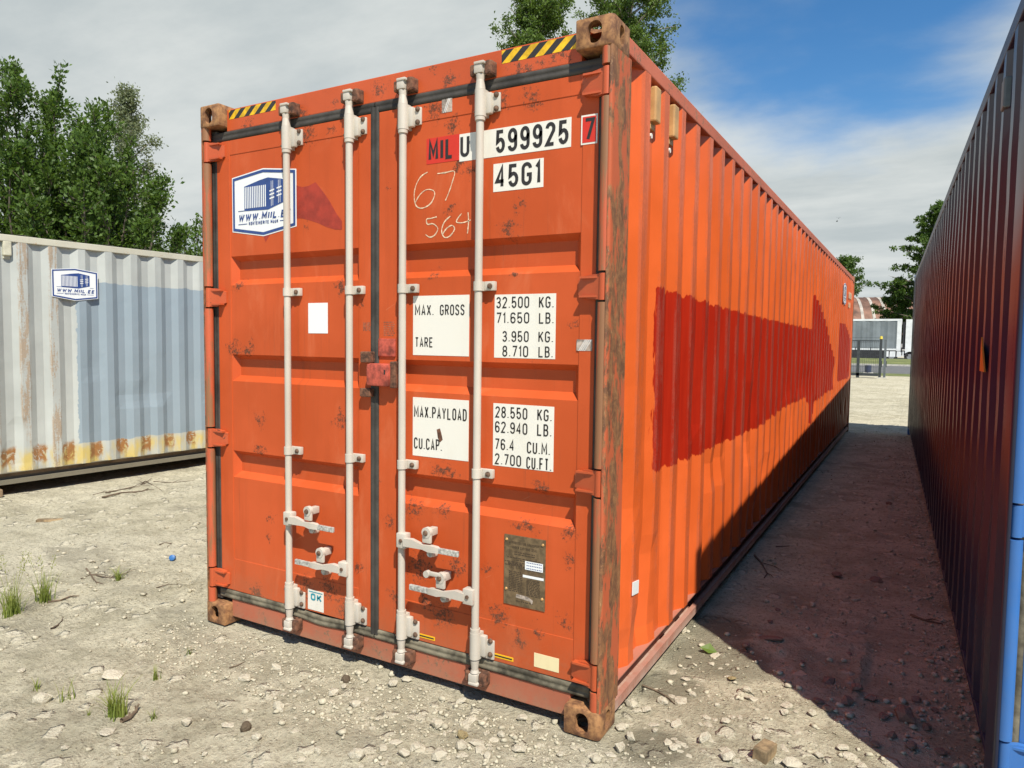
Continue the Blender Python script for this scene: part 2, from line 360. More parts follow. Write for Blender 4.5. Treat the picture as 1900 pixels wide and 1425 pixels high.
# corner casting with real holes (end, side, top/bottom), made once per orientation
def casting_mesh():
    def tmp(bm_fn):
        bm = bmesh.new(); bm_fn(bm); me = bpy.data.meshes.new('t'); bm.to_mesh(me); bm.free()
        o = bpy.data.objects.new('t', me); COL.objects.link(o); return o
    def outer(bm):
        bmesh.ops.create_cube(bm, size=1)
        for v in bm.verts: v.co = ((v.co.x-.5)*.162, (v.co.y+.5)*.178, (v.co.z+.5)*.118)
        eds = [e for e in bm.edges if all(abs(v.co.x) < 1e-6 and abs(v.co.y) < 1e-6 for v in e.verts)]
        bmesh.ops.bevel(bm, geom=eds, offset=.022, segments=5, affect='EDGES', profile=.5)
        eds = [e for e in bm.edges if e.calc_face_angle(0) > .6]
        bmesh.ops.bevel(bm, geom=eds, offset=.007, segments=2, affect='EDGES', profile=.5)
    def stad(cx, cz, w, h, depth, axis):
        def f(bm):
            r = w/2; pts = []
            for k in range(13): a = math.pi*k/12; pts.append((cx+r*math.cos(a), cz+h/2-r+r*math.sin(a)))
            for k in range(13): a = math.pi+math.pi*k/12; pts.append((cx+r*math.cos(a), cz-h/2+r+r*math.sin(a)))
            lo, hi = depth; rings = []
            for d in (lo, hi):
                rings.append([bm.verts.new((p[0], d, p[1]) if axis == 'y' else ((d, p[0], p[1]) if axis == 'x' else (p[1], p[0], d))) for p in pts])
            n = len(pts)
            for k in range(n): bm.faces.new((rings[0][k], rings[0][(k+1) % n], rings[1][(k+1) % n], rings[1][k]))
            bm.faces.new(rings[0][::-1]); bm.faces.new(rings[1]); bmesh.ops.recalc_face_normals(bm, faces=bm.faces[:])
        return f
    def inner(bm):
        bmesh.ops.create_cube(bm, size=1)
        for v in bm.verts: v.co = ((v.co.x-.5)*.162*.72-.022, (v.co.y+.5)*.178*.72+.026, (v.co.z+.5)*.118*.70+.018)
    base = tmp(outer)
    cuts = [tmp(inner), tmp(stad(-.080, .059, .060, .086, (-.05, .05), 'y')), tmp(stad(.089, .059, .051, .080, (-.05, .05), 'x')),
            tmp(stad(.089, -.080, .064, .112, (.06, .20), 'z'))]
    for c in cuts:
        md = base.modifiers.new('b', 'BOOLEAN'); md.operation = 'DIFFERENCE'; md.object = c; md.solver = 'EXACT'
    dg = bpy.context.evaluated_depsgraph_get()
    me = bpy.data.meshes.new_from_object(base.evaluated_get(dg)); me.name = 'corner_casting'
    for o in cuts+[base]: bpy.data.objects.remove(o)
    return me
CAST0 = casting_mesh()
_cc = {}
def casting(mat, sx, sy, sz):
    key = (mat, sx, sy, sz)
    if key not in _cc:
        me = CAST0.copy(); me.transform(Matrix.Diagonal((sx, sy, sz, 1)))
        if sx*sy*sz < 0: me.flip_normals()
        me.materials.clear(); me.materials.append(MATS[mat])
        me.polygons.foreach_set('use_smooth', [True]*len(me.polygons)); me.set_sharp_from_angle(angle=R(32))
        _cc[key] = me
    return _cc[key]

def vnoise(p, seed=0):
    """cheap smooth value noise on (N,2) array"""
    p = np.asarray(p, float); i = np.floor(p).astype(np.int64); f = p-i; f = f*f*(3-2*f)
    def h(a, b):
        x = (a*374761393+b*668265263+seed*1442695041) & 0xffffffff
        x = ((x ^ (x >> 13))*1274126177) & 0xffffffff
        return ((x ^ (x >> 16)) & 0xffff)/65535.0
    a, b = i[:, 0], i[:, 1]
    v0 = h(a, b)*(1-f[:, 0])+h(a+1, b)*f[:, 0]; v1 = h(a, b+1)*(1-f[:, 0])+h(a+1, b+1)*f[:, 0]
    return v0*(1-f[:, 1])+v1*f[:, 1]

def corrugated(name, xo, sgn, y0, y1, z0, z1, mat, parent, pitch=.278, phase=.455, dents=0.0, seed=1):
    """xo outer plane x, sgn +1 faces +x; folds step inward by 36 mm"""
    pts = [(y0, -.036)]
    k = -1
    while True:
        e = phase+k*pitch
        for dy, off in ((-.140, -.036), (-.072, 0), (0, 0), (.068, -.036)):
            y = e+dy
            if y0 < y < y1: pts.append((y, off))
        k += 1
        if e-.2 > y1: break
    pts.append((y1, -.036)); pts.sort()
    ys = np.array([p[0] for p in pts]); xs = np.array([p[1] for p in pts])
    zs = np.linspace(z0, z1, 30)
    Y, Z = np.meshgrid(ys, zs, indexing='ij'); X = np.repeat(xs[:, None], len(zs), 1)
    q = np.stack([Y.ravel()*1.7, Z.ravel()*1.9], 1)
    nz = (vnoise(q, seed)-.5)*.006+(vnoise(q*4.1, seed+5)-.5)*.003
    if dents:
        d = np.clip(vnoise(q*1.6+3.3, seed+9)-.66, 0, 1)*np.clip(1.15-np.abs(Z.ravel()-.55), 0, 1)
        nz -= d*dents
    X = X+nz.reshape(X.shape)
    n, mz = len(ys), len(zs)
    vs = [(xo+sgn*X[a, b], Y[a, b], Z[a, b]) for a in range(n) for b in range(mz)]
    fs = []
    for a in range(n-1):
        for b in range(mz-1):
            f = (a*mz+b, (a+1)*mz+b, (a+1)*mz+b+1, a*mz+b+1); fs.append(f if sgn > 0 else f[::-1])
    return mk(name, vs, fs, mat, parent)

def door_panel(name, x0, x1, z0, z1, grooves, y, mat, parent, dep=.036, e=.028):
    mb = MB(); q = lambda a, b, c, d: mb.add([a, b, c, d], [(0, 1, 2, 3)])
    z = z0
    for b0, t0 in sorted(grooves):
        q((x0, y, z), (x1, y, z), (x1, y, b0), (x0, y, b0))
        b1, t1 = b0+.032, t0-.026; xi, xj = x0+e, x1-e; yd = y+dep
        q((x0, y, b0), (x1, y, b0), (xj, yd, b1), (xi, yd, b1)); q((xi, yd, b1), (xj, yd, b1), (xj, yd, t1), (xi, yd, t1))
        q((xi, yd, t1), (xj, yd, t1), (x1, y, t0), (x0, y, t0))
        q((x0, y, b0), (xi, yd, b1), (xi, yd, t1), (x0, y, t0)); q((xj, yd, b1), (x1, y, b0), (x1, y, t0), (xj, yd, t1))
        z = t0
    q((x0, y, z), (x1, y, z), (x1, y, z1), (x0, y, z1))
    return mb.build(name, mat, parent)

def gasket(name, a, b, wdt, parent, mat, vertical, y=D0+.004, sag=None):
    """ribbed rubber strip between a and b; a,b = (x,z) centre line"""
    prof = [(-.5, .012), (-.5, -.001), (-.42, -.0065), (-.16, -.0075), (-.10, -.0055), (.10, -.0055), (.16, -.0075), (.42, -.0065), (.5, -.001), (.5, .012)]
    n = 26; vs = []
    for k in range(n+1):
        t = k/n; x = a[0]+(b[0]-a[0])*t; z = a[1]+(b[1]-a[1])*t
        dz = sag(x) if sag else 0
        for p, q in prof:
            vs.append((x+p*wdt, y+q, z) if vertical else (x, y+q, z+p*wdt+dz))
    m_ = len(prof); fs = []
    for k in range(n):
        for j in range(m_-1):
            f = (k*m_+j, k*m_+j+1, (k+1)*m_+j+1, (k+1)*m_+j); fs.append(f if vertical else f[::-1])
    return shade_auto(mk(name, vs, fs, mat, parent), 50)

HINGE_Z = (2.65, 1.852, 1.062, .258)
def container(root, L, H, M, sides=('side_wall', 'side_wall'), pitch=.278, phase=.455, dents=(.0, .0), doors=True, detail=True, rail_in=0.0):
    """local frame: x -2.438..0, y 0..L, z 0..H; M maps roles to materials"""
    Wd = 2.438
    for sx in (1, -1):
        for sy in (1, -1):
            for sz in (1, -1):
                me = casting(M['casting'], sx, sy, sz)
                o = bpy.data.objects.new('corner_casting', me); COL.objects.link(o); o.parent = root
                o.location = (0 if sx > 0 else -Wd, 0 if sy > 0 else L, (H-.118) if sz > 0 else .118)
    dz = H-2.896
    # corner posts at the door end, with hinge tubes
    arc = [(-.012-.0+.010*math.sin(a), .024-.018*math.cos(a)) for a in np.linspace(0, math.pi/2, 6)]
    prof = [(-.016, .060), (-.016, .006)]+arc+[(-.002, .205), (-.050, .205), (-.050, .150), (-.030, .130), (-.030, .060)]
    prof = prof[::-1]; prof = prof[::-1]
    hz = [z+(dz if i == 0 else dz*.5 if i < 3 else 0) for i, z in enumerate(HINGE_Z)]
    for sx in (1, -1):
        mx = (lambda x: x) if sx > 0 else (lambda x: -Wd-x)
        pp = [(mx(x), y) for x, y in prof]
        if sx < 0: pp = pp[::-1]
        post = MB().prism(pp, .112, H-.112).build('corner_post', M['post'], root); shade_auto(post, 40)
        cuts = [.118]+[c for z in sorted(hz) for c in (z-.062, z+.062)]+[H-.118]
        for a, b in zip(cuts[::2], cuts[1::2]):
            t = MB().cyl((mx(-.031), .026, a), (mx(-.031), .026, b), .0235, n=20)
            shade_auto(t.build('hinge_tube', M['tube'], post))
        for z in hz:
            hb = MB(); hb.cyl((mx(-.033), .027, z-.053), (mx(-.033), .027, z+.053), .0195, n=18)
            sec = [(-.036, .010, .050), (-.075, .026, .050), (-.105, .030, .046), (-.150, .046, .030)]
            v = []
            for x, y, h in sec: v += [(mx(x), y, z-h), (mx(x), y, z+h), (mx(x), y+.020, z+h), (mx(x), y+.020, z-h)]
            fs = [(k*4+j, k*4+(j+1) % 4, k*4+4+(j+1) % 4, k*4+4+j) for k in range(3) for j in range(4)]+[(12, 13, 14, 15)]
            hb.add(v, fs if sx < 0 else [f[::-1] for f in fs])
            # raised rib edges of the hinge blade
            hb.box(min(mx(-.045), mx(-.135)), max(mx(-.045), mx(-.135)), .018, .050, z+.034, z+.042); hb.box(min(mx(-.045), mx(-.135)), max(mx(-.045), mx(-.135)), .018, .050, z-.042, z-.034)
            shade_auto(hb.build('hinge', M['hinge'], root), 40)
        rp = MB().box(min(mx(0), mx(-.10))+.002, max(mx(0), mx(-.10))-.002, L-.10, L-.003, .118, H-.118)
        rp.build('corner_post', M['post'], root)
        # rails
        tr = MB().box(min(mx(-.003), mx(-.060)), max(mx(-.003), mx(-.060)), .178, L-.178, 2.800+dz, 2.868+dz, bev=.006); tr.build('top_rail', M['rail'], root)
        br = MB(); x = lambda a, b: (min(mx(a), mx(b)), max(mx(a), mx(b)))
        br.box(*x(-.004-rail_in, -.030-rail_in*.6), .178, L-.178, .048, .094); br.box(*x(-.070, -.078), .178, L-.178, .050, .160); br.box(*x(-.012, -.078), .178, L-.178, .160, .166); br.box(*x(-.0305, -.070), .178, L-.178, .050, .056)
        br.build('bottom_rail', M['lower_rail'], root)
    corrugated(sides[0], -.006, 1, .19, L-.10, .163, 2.805+dz, M['side'], root, pitch, phase, dents[0], 3)
    corrugated(sides[1], -Wd+.006, -1, .19, L-.10, .163, 2.805+dz, M['side2'], root, pitch, phase, dents[1], 8)
    # roof, floor, end wall
    n = int(L/.21); v = []; fs = []
    for k in range(n+1):
        y = .08+(L-.14)*k/n; z = H-.030+(.02 if k % 2 else 0)
        v += [(-Wd+.05, y, z), (-.05, y, z)]
        if k: fs.append((2*k-2, 2*k-1, 2*k+1, 2*k))
    mk('roof', v, fs, M['paint'], root)
    MB().box(-Wd+.06, -.06, .12, L-.1, .118, .158).build('floor', 'plywood', root)
    e = MB(); k = 0; pts = []
    for j in range(9):
        x0 = -.12-j*.25
        for dx, off in ((0, .04), (.04, .008), (.125, .008), (.165, .04)):
            if x0-dx > -Wd+.10: pts.append((x0-dx, L-off))
    for a, b in zip(pts, pts[1:]): e.add([(a[0], a[1], .12), (b[0], b[1], .12), (b[0], b[1], H-.1), (a[0], a[1], H-.1)], [(0, 1, 2, 3)])
    e.build('end_wall', M['paint'], root)
    # door end
    hd = MB(); hd.box(-Wd+.158, -.158, D0+.004, .13, 2.756+dz, 2.872+dz, bev=.004); header = hd.build('door_header', M['header'], root)
    sill = MB().box(-Wd+.158, -.158, D0+.003, .14, .040, .142, bev=.004).build('door_sill', M['sill'], root)
    XL0, XL1, XR0, XR1 = -2.361, -1.252, -1.202, -.077
    z0, z1 = .196, 2.705+dz
    gr = [(.848, .998), (1.388, 1.537), (1.918+dz*.5, 2.076+dz*.5)]
    for (a, b, pa, pb) in ((XL0, XL1, -2.256, -1.331), (XR0, XR1, -1.092, -.147)):
        d = door_panel('door', pa, pb, .375, 2.630+dz, gr, D0+.003, M['door'], root)
        MB().box(a, pa, D0, D0+.05, z0, z1, bev=.003).build('door_stile', M['door'], d); MB().box(pb, b, D0, D0+.05, z0, z1, bev=.003).build('door_stile', M['door'], d)
        MB().box(pa+.001, pb-.001, D0+.0005, D0+.05, 2.626+dz, z1, bev=.002).build('door_rail', M['door'], d); MB().box(pa+.001, pb-.001, D0+.0005, D0+.05, z0, .379, bev=.002).build('door_rail', M['door'], d)
        gasket('gasket', (a-.03, 2.731+dz), (b+.03, 2.731+dz), .050, d, M['rubber'], False)
    gasket('gasket', (-1.227, .168), (-1.227, 2.731+dz), .050, root, M['rubber'], True, D0+.001)
    sg = (lambda x: -.010*math.exp(-((x+1.59)/.12)**2)+.0015*math.sin(x*9)) if detail else None
    for a, b in ((-2.37, -1.23), (-1.225, -.07)): gasket('gasket', (a, .168), (b, .168), .050, root, M['rubber2'], False, D0+.003, sg)
    for x in (-.054, -Wd+.054): gasket('gasket', (x, .13), (x, H-.13), .050, root, M['rubber'], True, D0+.006)
    # lock rods
    rods = (-1.778, -1.354, -1.028, -.610); RY = .018
    for i, rx in enumerate(rods):
        rx -= .004
        rb = MB(); rb.cyl((rx, RY, .19), (rx, RY, 2.72+dz), .0172, n=20)
        for zz_ in (.330, 2.585+dz): rb.cyl((rx, RY, zz_-.010), (rx, RY, zz_+.010), .0225, n=20)
        rb.cyl((rx, RY, 2.705+dz), (rx, RY, 2.745+dz), .0225, .018, n=20); rb.cyl((rx, RY, 2.745+dz), (rx, RY, 2.768+dz), .018, .020, n=20)
        rb.cyl((rx, RY, .150), (rx, RY, .195), .0155, .0205, n=20); rb.cyl((rx, RY, .138), (rx, RY, .152), .021, .016, n=20)
        rod = shade_auto(rb.build('lock_rod', M['rod'], root))
        for zc, s in ((2.792+dz, 1), (.112, -1)):
            cb = MB(); cb.box(rx-.022, rx+.020, RY-.022, RY+.024, zc-.022, zc+.022, bev=.006); cb.box(rx+.012, rx+.046, RY-.004, RY+.034, zc-.010, zc+.020, bev=.005)
            cb.box(rx-.020, rx+.030, RY-.026, RY+.02, zc+s*.020-.006, zc+s*.020+.006, bev=.004)
            shade_auto(cb.build('cam', M['bracket'], rod), 40)
            kb = MB(); yk = D0+.004
            kb.box(rx-.052, rx-.024, yk-.046, yk+.002, zc-.026, zc+.024, bev=.009); kb.box(rx+.024, rx+.060, yk-.050, yk+.002, zc-.030, zc+.030, bev=.010); kb.box(rx-.05, rx+.058, yk-.012, yk+.002, zc-.03, zc+.03, bev=.004)
            kb.cyl((rx+.040, yk-.055, zc-.022), (rx+.040, yk-.048, zc-.022), .008, n=10)
            kb.build('cam_keeper', M['keeper'], header if s > 0 else sill)
        for zc, h, up in ((2.648+dz, .056, 1), (.262, .060, -1)):
            hb = MB(); n = 14
            pr = [(rx-.0235, D0)]+[(rx+.0240*math.cos(a), RY+.0240*math.sin(a)) for a in np.linspace(math.pi, 2*math.pi, n)]+[(rx+.0235, D0)]
            hb.prism(pr[::-1] if False else pr, zc-h, zc+h)
            hb.box(rx+.024, rx+.085, D0-.013, D0-.0005, zc-h*.98+(.018 if up > 0 else 0), zc+h*.98-(0 if up > 0 else .018)-.012, bev=.005)
            hb.box(rx+.020, rx+.050, D0-.030, D0-.002, zc-h*.80, zc+h*.80, bev=.008)
            br_ = shade_auto(hb.build('rod_bracket', M['bracket'], rod), 38)
            for zb in (zc-h*.52, zc+h*.52): bolt(rx+.068, D0-.013, zb+.004*up, .0125, rod)
            for zb in (zc-h*.7, zc+h*.7):
                MB().cyl((rx-.017, RY-.0165, zb), (rx-.017, RY-.0195, zb), .0042, n=8).build('rivet', 'bolt_rust', rod)
        for zc in (1.868+dz*.5, 1.043):
            gb = MB(); n = 12
            pr = [(rx-.022, D0-.001)]+[(rx+.0222*math.cos(a), RY+.0222*math.sin(a)) for a in np.linspace(math.pi, 2*math.pi, n)]+[(rx+.022, D0-.001)]
            gb.prism(pr, zc-.020, zc+.020); gb.box(rx+.022, rx+.074, D0-.024, D0-.0005, zc-.019, zc+.021, bev=.004)
            shade_auto(gb.build('rod_guide', M['bracket'], rod), 38); bolt(rx+.052, D0-.024, zc, .0125, rod)
    # handles: hub on the rod, bar with knurled grip, catch plate on the door
    for rx, zc, s, drop in ((rods[0]-.004, .690, 1, .0), (rods[1]-.004, .487, -1, .0), (rods[2]-.004, .688, 1, .0), (rods[3]-.004, .490, -1, 1)):
        y = RY-.030; hb = MB()
        P = lambda t: rx+s*t
        bx = lambda a, b: (min(P(a), P(b)), max(P(a), P(b)))
        hb.box(*bx(-.006, .048), y-.004, y+.038, zc-.036, zc+.034, bev=.005)
        sec = [(.040, .018, .012, 0.0), (.085, .020, .011, .002), (.150, .011, .010, -.006), (.185, .016, .012, -.008), (.225, .014, .012, -.008), (.238, .013, .008, -.010)]
        v = []
        tilt = -.03
        for t, hh, tt, off in sec:
            zc_ = zc+off+t*tilt*s*.35*0-.004
            v += [(P(t), y-tt, zc_-hh), (P(t), y+tt, zc_-hh), (P(t), y+tt, zc_+hh), (P(t), y-tt, zc_+hh)]
        fs = [(k*4+j, k*4+(j+1) % 4, k*4+4+(j+1) % 4, k*4+4+j) for k in range(len(sec)-1) for j in range(4)]+[(3, 2, 1, 0), tuple(len(v)-4+j for j in range(4))]
        hb.add(v, fs if s < 0 else [f[::-1] for f in fs])
        hnd = shade_auto(hb.build('door_handle', M['bracket'], root), 35)
        g = MB().box(*bx(.226, .345), y-.007, y+.007, zc-.027, zc-.001, bev=.003)
        g.build('grip', 'grip_metal', hnd)
        MB().cyl((P(.022), y-.005, zc), (P(.022), y-.010, zc), .009, n=10).build('bolt', 'bolt_rust', hnd)
        c = MB(); cxp = P(.170)
        c.box(cxp-.024, cxp+.024, y-.006, y+.010, zc+.010, zc+.060, bev=.006); c.cyl((cxp, y+.012, zc+.060), (cxp, y-.008, zc+.060), .025, n=18)
        c.box(cxp-.016, cxp+.016, y+.004, D0, zc+.040, zc+.075, bev=.004)
        MB().box(cxp-.020, cxp+.020, y+.028, D0, zc-.062, zc-.020, bev=.008).build('seal_base', M['bracket'], hnd)
        if drop:
            c.box(cxp-.075, cxp+.004, y-.012, y+.002, zc+.062, zc+.082, bev=.005); c.cyl((cxp-.070, y-.018, zc+.068), (cxp-.070, y+.004, zc+.068), .016, n=14)
        shade_auto(c.build('handle_catch', M['bracket'], hnd), 35)
        MB().cyl((cxp-.003, y-.008, zc+.058), (cxp-.003, y-.016, zc+.058), .0135, .010, n=10).build('bolt', 'bolt_rust', hnd)
        MB().cyl((cxp, y+.020, zc-.045), (cxp, y+.029, zc-.045), .016, .019, n=14).build('seal_lug', 'grip_metal', hnd)
    return header, sill
def bolt(x, y, z, r, parent):
    b = MB(); b.cyl((x, y, z), (x, y-.006, z), r, r*.92, n=12); b.cyl((x, y-.006, z), (x, y-.010, z), r*.8, r*.35, n=12)
    return shade_auto(b.build('bolt', 'bolt_rust', parent), 50)

# condensed stroke lettering: every glyph is a ribbon of constant width fitted to its box
def _arc(cx, cy, rx, ry, a0, a1, n=12): return [(cx+rx*math.cos(R(a0+(a1-a0)*k/n)), cy+ry*math.sin(R(a0+(a1-a0)*k/n))) for k in range(n+1)]
q_ = .22
GL = {'0': [_arc(.5, 1-q_, .5, q_, 180, 0)+_arc(.5, q_, .5, q_, 0, -180)+[(0, 1-q_)]], 'U': [[(0, 1)]+_arc(.5, q_, .5, q_, 180, 360)+[(1, 1)]],
 'C': [_arc(.5, 1-q_, .5, q_, 0, 180)+_arc(.5, q_, .5, q_, 180, 360)], 'G': [_arc(.5, 1-q_, .5, q_, 0, 180)+_arc(.5, q_, .5, q_, 180, 360)+[(1, .46), (.52, .46)]],
 'S': [_arc(.5, .77, .5, .23, 5, 180)+[(.06, .63), (.94, .39)]+_arc(.5, .23, .5, .23, 0, -175)], '2': [_arc(.5, 1-q_, .5, q_, 175, 0)+[(.96, .66), (0, 0), (1, 0)]],
 '3': [_arc(.48, .76, .46, .24, 165, -90)+_arc(.5, .26, .5, .26, 90, -165)], '4': [[(.76, 0), (.76, 1), (0, .27), (1, .27)]], '5': [[(.92, 1), (.08, 1), (.03, .48)]+_arc(.5, .30, .5, .30, 135, -165)],
 '6': [_arc(.5, 1-q_, .5, q_, 5, 180)+[(0, .3)]+_arc(.5, .28, .5, .28, 180, 540, 20)], '7': [[(0, 1), (1, 1), (.34, 0)]], '8': [_arc(.5, .76, .45, .24, 270, -90, 20), _arc(.5, .26, .5, .26, 90, 450, 20)],
 '1': [[(0, .80), (.85, 1), (.85, 0)]], 'M': [[(0, 0), (0, 1), (.5, .28), (1, 1), (1, 0)]], 'I': [[(.5, 0), (.5, 1)]], 'L': [[(0, 1), (0, 0), (1, 0)]], 'X': [[(0, 0), (1, 1)], [(0, 1), (1, 0)]],
 'A': [[(0, 0), (.5, 1), (1, 0)], [(.2, .28), (.8, .28)]], 'R': [[(0, 0), (0, 1)]+_arc(.55, .75, .45, .25, 90, -90)+[(0, .5)], [(.5, .5), (1, 0)]], 'P': [[(0, 0), (0, 1)]+_arc(.55, .74, .45, .26, 90, -90)+[(0, .48)]],
 'B': [[(0, .52), (0, 1)]+_arc(.52, .76, .42, .24, 90, -90)+[(0, .52), (0, 0)]+_arc(.55, .26, .45, .26, -90, 90)], 'D': [[(0, 0), (0, 1)]+_arc(.5, .72, .5, .28, 90, 0)+_arc(.5, .28, .5, .28, 0, -90)+[(0, 0)]],
 'E': [[(1, 1), (0, 1), (0, 0), (1, 0)], [(0, .52), (.85, .52)]], 'F': [[(1, 1), (0, 1), (0, 0)], [(0, .52), (.85, .52)]], 'T': [[(0, 1), (1, 1)], [(.5, 1), (.5, 0)]], 'K': [[(0, 0), (0, 1)], [(1, 1), (.02, .38)], [(.35, .58), (1, 0)]],
 'Y': [[(0, 1), (.5, .45), (1, 1)], [(.5, .45), (.5, 0)]], 'V': [[(0, 1), (.5, 0), (1, 1)]], 'W': [[(0, 1), (.25, 0), (.5, .8), (.75, 0), (1, 1)]], 'N': [[(0, 0), (0, 1), (1, 0), (1, 1)]], '.': [[(.5, 0), (.5, .07)]]}
GL['O'] = GL['0']; GL['9'] = [[(1-x, 1-y) for x, y in st_] for st_ in GL['6']]
GL['Ü'] = [[(x, y*.78) for x, y in GL['U'][0]], [(.2, .93), (.2, 1)], [(.8, .93), (.8, 1)]]
WID = {'I': .32, '1': .55, '.': .34, ' ': .55, 'M': 1.25, 'W': 1.45}
def ribbon(mb, pts, hw, fmap):
    vs = []; n = len(pts); closed = n > 3 and (Vector(pts[0])-Vector(pts[-1])).length < 1e-6
    for k, p in enumerate(pts):
        p = Vector(p); a = Vector(pts[k-1]) if k else (Vector(pts[-2]) if closed else None); b = Vector(pts[k+1]) if k < n-1 else (Vector(pts[1]) if closed else None)
        d0 = (p-a).normalized() if a is not None else None; d1 = (b-p).normalized() if b is not None else None
        if d0 is None or d0.length < .5: d0 = d1
        if d1 is None or d1.length < .5: d1 = d0
        n0, n1 = Vector((-d0.y, d0.x)), Vector((-d1.y, d1.x)); mm = n0+n1
        mm = n0 if mm.length < .2 else mm.normalized(); l = hw/max(.45, mm.dot(n0))
        e = Vector((0, 0))
        vs += [fmap(*(p+mm*l+e)), fmap(*(p-mm*l+e))]
    mb.add(vs, [(2*k, 2*k+1, 2*k+3, 2*k+2) for k in range(n-1)])
def lettering(name, items, fmap, mat, parent, bold=.17):
    """items: (text, x0, x1, z0, z1[, shear]); fmap(x,z)->xyz; bold = stroke width / letter height"""
    for it in items:
        mb = MB()
        s, x0, x1, z0, z1 = it[:5]; sh = it[5] if len(it) > 5 else 0; h = z1-z0
        tot = sum(WID.get(c, 1.0) for c in s); gap = .30; unit = (x1-x0)/(tot+gap*(len(s)-1)); hw = h*bold/2; hw = min(hw, unit*.24); x = x0; lift = 0
        for c in s:
            w_ = WID.get(c, 1.0)*unit
            for st_ in GL.get(c, []):
                pts = []
                for u, v in st_:
                    q = (x+min(hw, w_*.5)+u*(w_-2*min(hw, w_*.5)), z0+hw+v*(h-2*hw))
                    if not pts or (Vector(q)-Vector(pts[-1])).length > 1e-5: pts.append(q)
                ribbon(mb, pts, hw, lambda a_, b_, l=lift: (lambda t: (t[0], t[1], t[2]))(fmap(a_+(b_-z0)*sh, b_)))
            x += w_+gap*unit
        mb.build(name, mat, parent)
def onplane(y): return lambda x, z: (x, y, z)

def logo(root, fmap, fplate, w_, h_):
    """company sticker in unit coords u,v; fmap(u*w, v*h, lift)"""
    hexo = [(0, .10), (.5, 0), (1, .10), (1, .92), (.5, 1), (0, .92)]
    P = lambda pts: [(u*w_, v*h_) for u, v in pts]
    def inset(d): 
        a = d*h_/w_
        return [(a, .10+d*.85), (.5, d), (1-a, .10+d*.85), (1-a, .92-d*.85), (.5, 1-d), (a, .92-d*.85)]
    st = fplate(P(hexo))
    eb = MB()
    def ring(a, b, lift=.0012):
        A, B = P(inset(a)), P(inset(b))
        for k in range(6):
            j = (k+1) % 6; eb.add([fmap(*A[k], lift), fmap(*A[j], lift), fmap(*B[j], lift), fmap(*B[k], lift)], [(0, 1, 2, 3)])
    def poly(pts, lift=.0012, mi=0): eb.add([fmap(*p, lift) for p in P(pts)], [tuple(range(len(pts)))], mi)
    ring(.018, .060)
    poly([(.20, .40), (.575, .385), (.575, .855), (.44, .83), (.20, .765)]); poly([(.575, .385), (.815, .47), (.815, .80), (.575, .855)])
    for k in range(12):
        u = .212+k*.0288; poly([(u, .435), (u+.0155, .434), (u+.0155, .755), (u, .75)], .002, 1)
    for u in (.625, .650, .735, .760): poly([(u, .415+(u-.575)*.3), (u+.006, .417+(u-.575)*.3), (u+.006, .80), (u, .80)], .002, 1)
    for c, dv in ((.638, 0), (.748, .03)):
        for v in (.545, .60, .655):
            poly([(c-.036, v-.014+dv), (c+.036, v+.004+dv), (c+.036, v+.024+dv), (c-.036, v+.006+dv)], .0022, 1)
    for a, b, v in ((.10, .20, .40), (.815, .90, .41), (.10, .245, .20), (.755, .90, .20)): poly([(a, v), (b, v), (b, v+.010), (a, v+.010)])
    eb.build('emblem', ['print_navy', 'sticker_clean'], st)
    lettering('lettering', [('WWW.MIIL.EE', .10*w_, .91*w_, .250*h_, .360*h_, .22), ('KONTEINERITE MÜÜK', .27*w_, .73*w_, .180*h_, .232*h_)], lambda x, z: fmap(x, z, .0014), 'print_navy', st, .24)
    return st

# ------------------------------------------------------------------ the three containers
OM = dict(casting='rusty_casting', post='rusty_post', tube='rusty_tube', hinge='orange_hinge', rail='orange_rail', lower_rail='orange_lower_rail', side='orange_side', side2='orange_plain',
          paint='orange_plain', header='orange_header', sill='orange_sill', door='orange_door', rubber='rubber', rubber2='dusty_rubber', rod='white_rod', bracket='white_bracket', keeper='rusty_iron')
A = empty('shipping_container', (0, 0, 0))
tag(A, 'orange forty-foot shipping container with white lock rods and dark red touch-up paint', 'shipping container')
hdA, sillA = container(A, 12.192, 2.896, OM, dents=(.10, .0))

a = R(1.74); nlx, nly = 1.337, .185
Bc = empty('shipping_container', (nlx+2.438*math.cos(a), nly+2.438*math.sin(a), .0), a)
tag(Bc, 'blue shipping container, sides coloured darker for shade, with bright blue door posts, shading the narrow gap', 'shipping container')
BM = dict(OM, casting='blue_paint', post='blue_shaded_side', tube='blue_paint', hinge='blue_paint', rail='blue_shaded_rail', lower_rail='blue_shaded_rail', side='blue_shaded_side', side2='blue_shaded_side', paint='blue_paint',
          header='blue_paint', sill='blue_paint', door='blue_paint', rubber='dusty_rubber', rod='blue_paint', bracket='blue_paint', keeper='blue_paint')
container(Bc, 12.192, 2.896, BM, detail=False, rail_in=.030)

ga = R(-4.4795); gd = Vector((math.sin(-ga), math.cos(ga), 0)); g0 = Vector((-6.89, 1.06, 0))-gd*.497
G = empty('shipping_container', (g0.x, g0.y, .062), ga)
tag(G, 'pale grey shipping container with slate-blue repaint and rusty lower edge', 'shipping container')
GM = dict(OM, casting='grey_rail', post='grey_rail', tube='grey_rail', hinge='grey_paint', rail='grey_rail', lower_rail='grey_lower_rail', side='grey_side', side2='grey_paint', paint='grey_paint',
          header='grey_paint', sill='grey_paint', door='grey_paint', rod='grey_paint', bracket='grey_paint')
container(G, 6.058, 2.591, GM, pitch=.2825, phase=.450, dents=(.07, 0), detail=False)
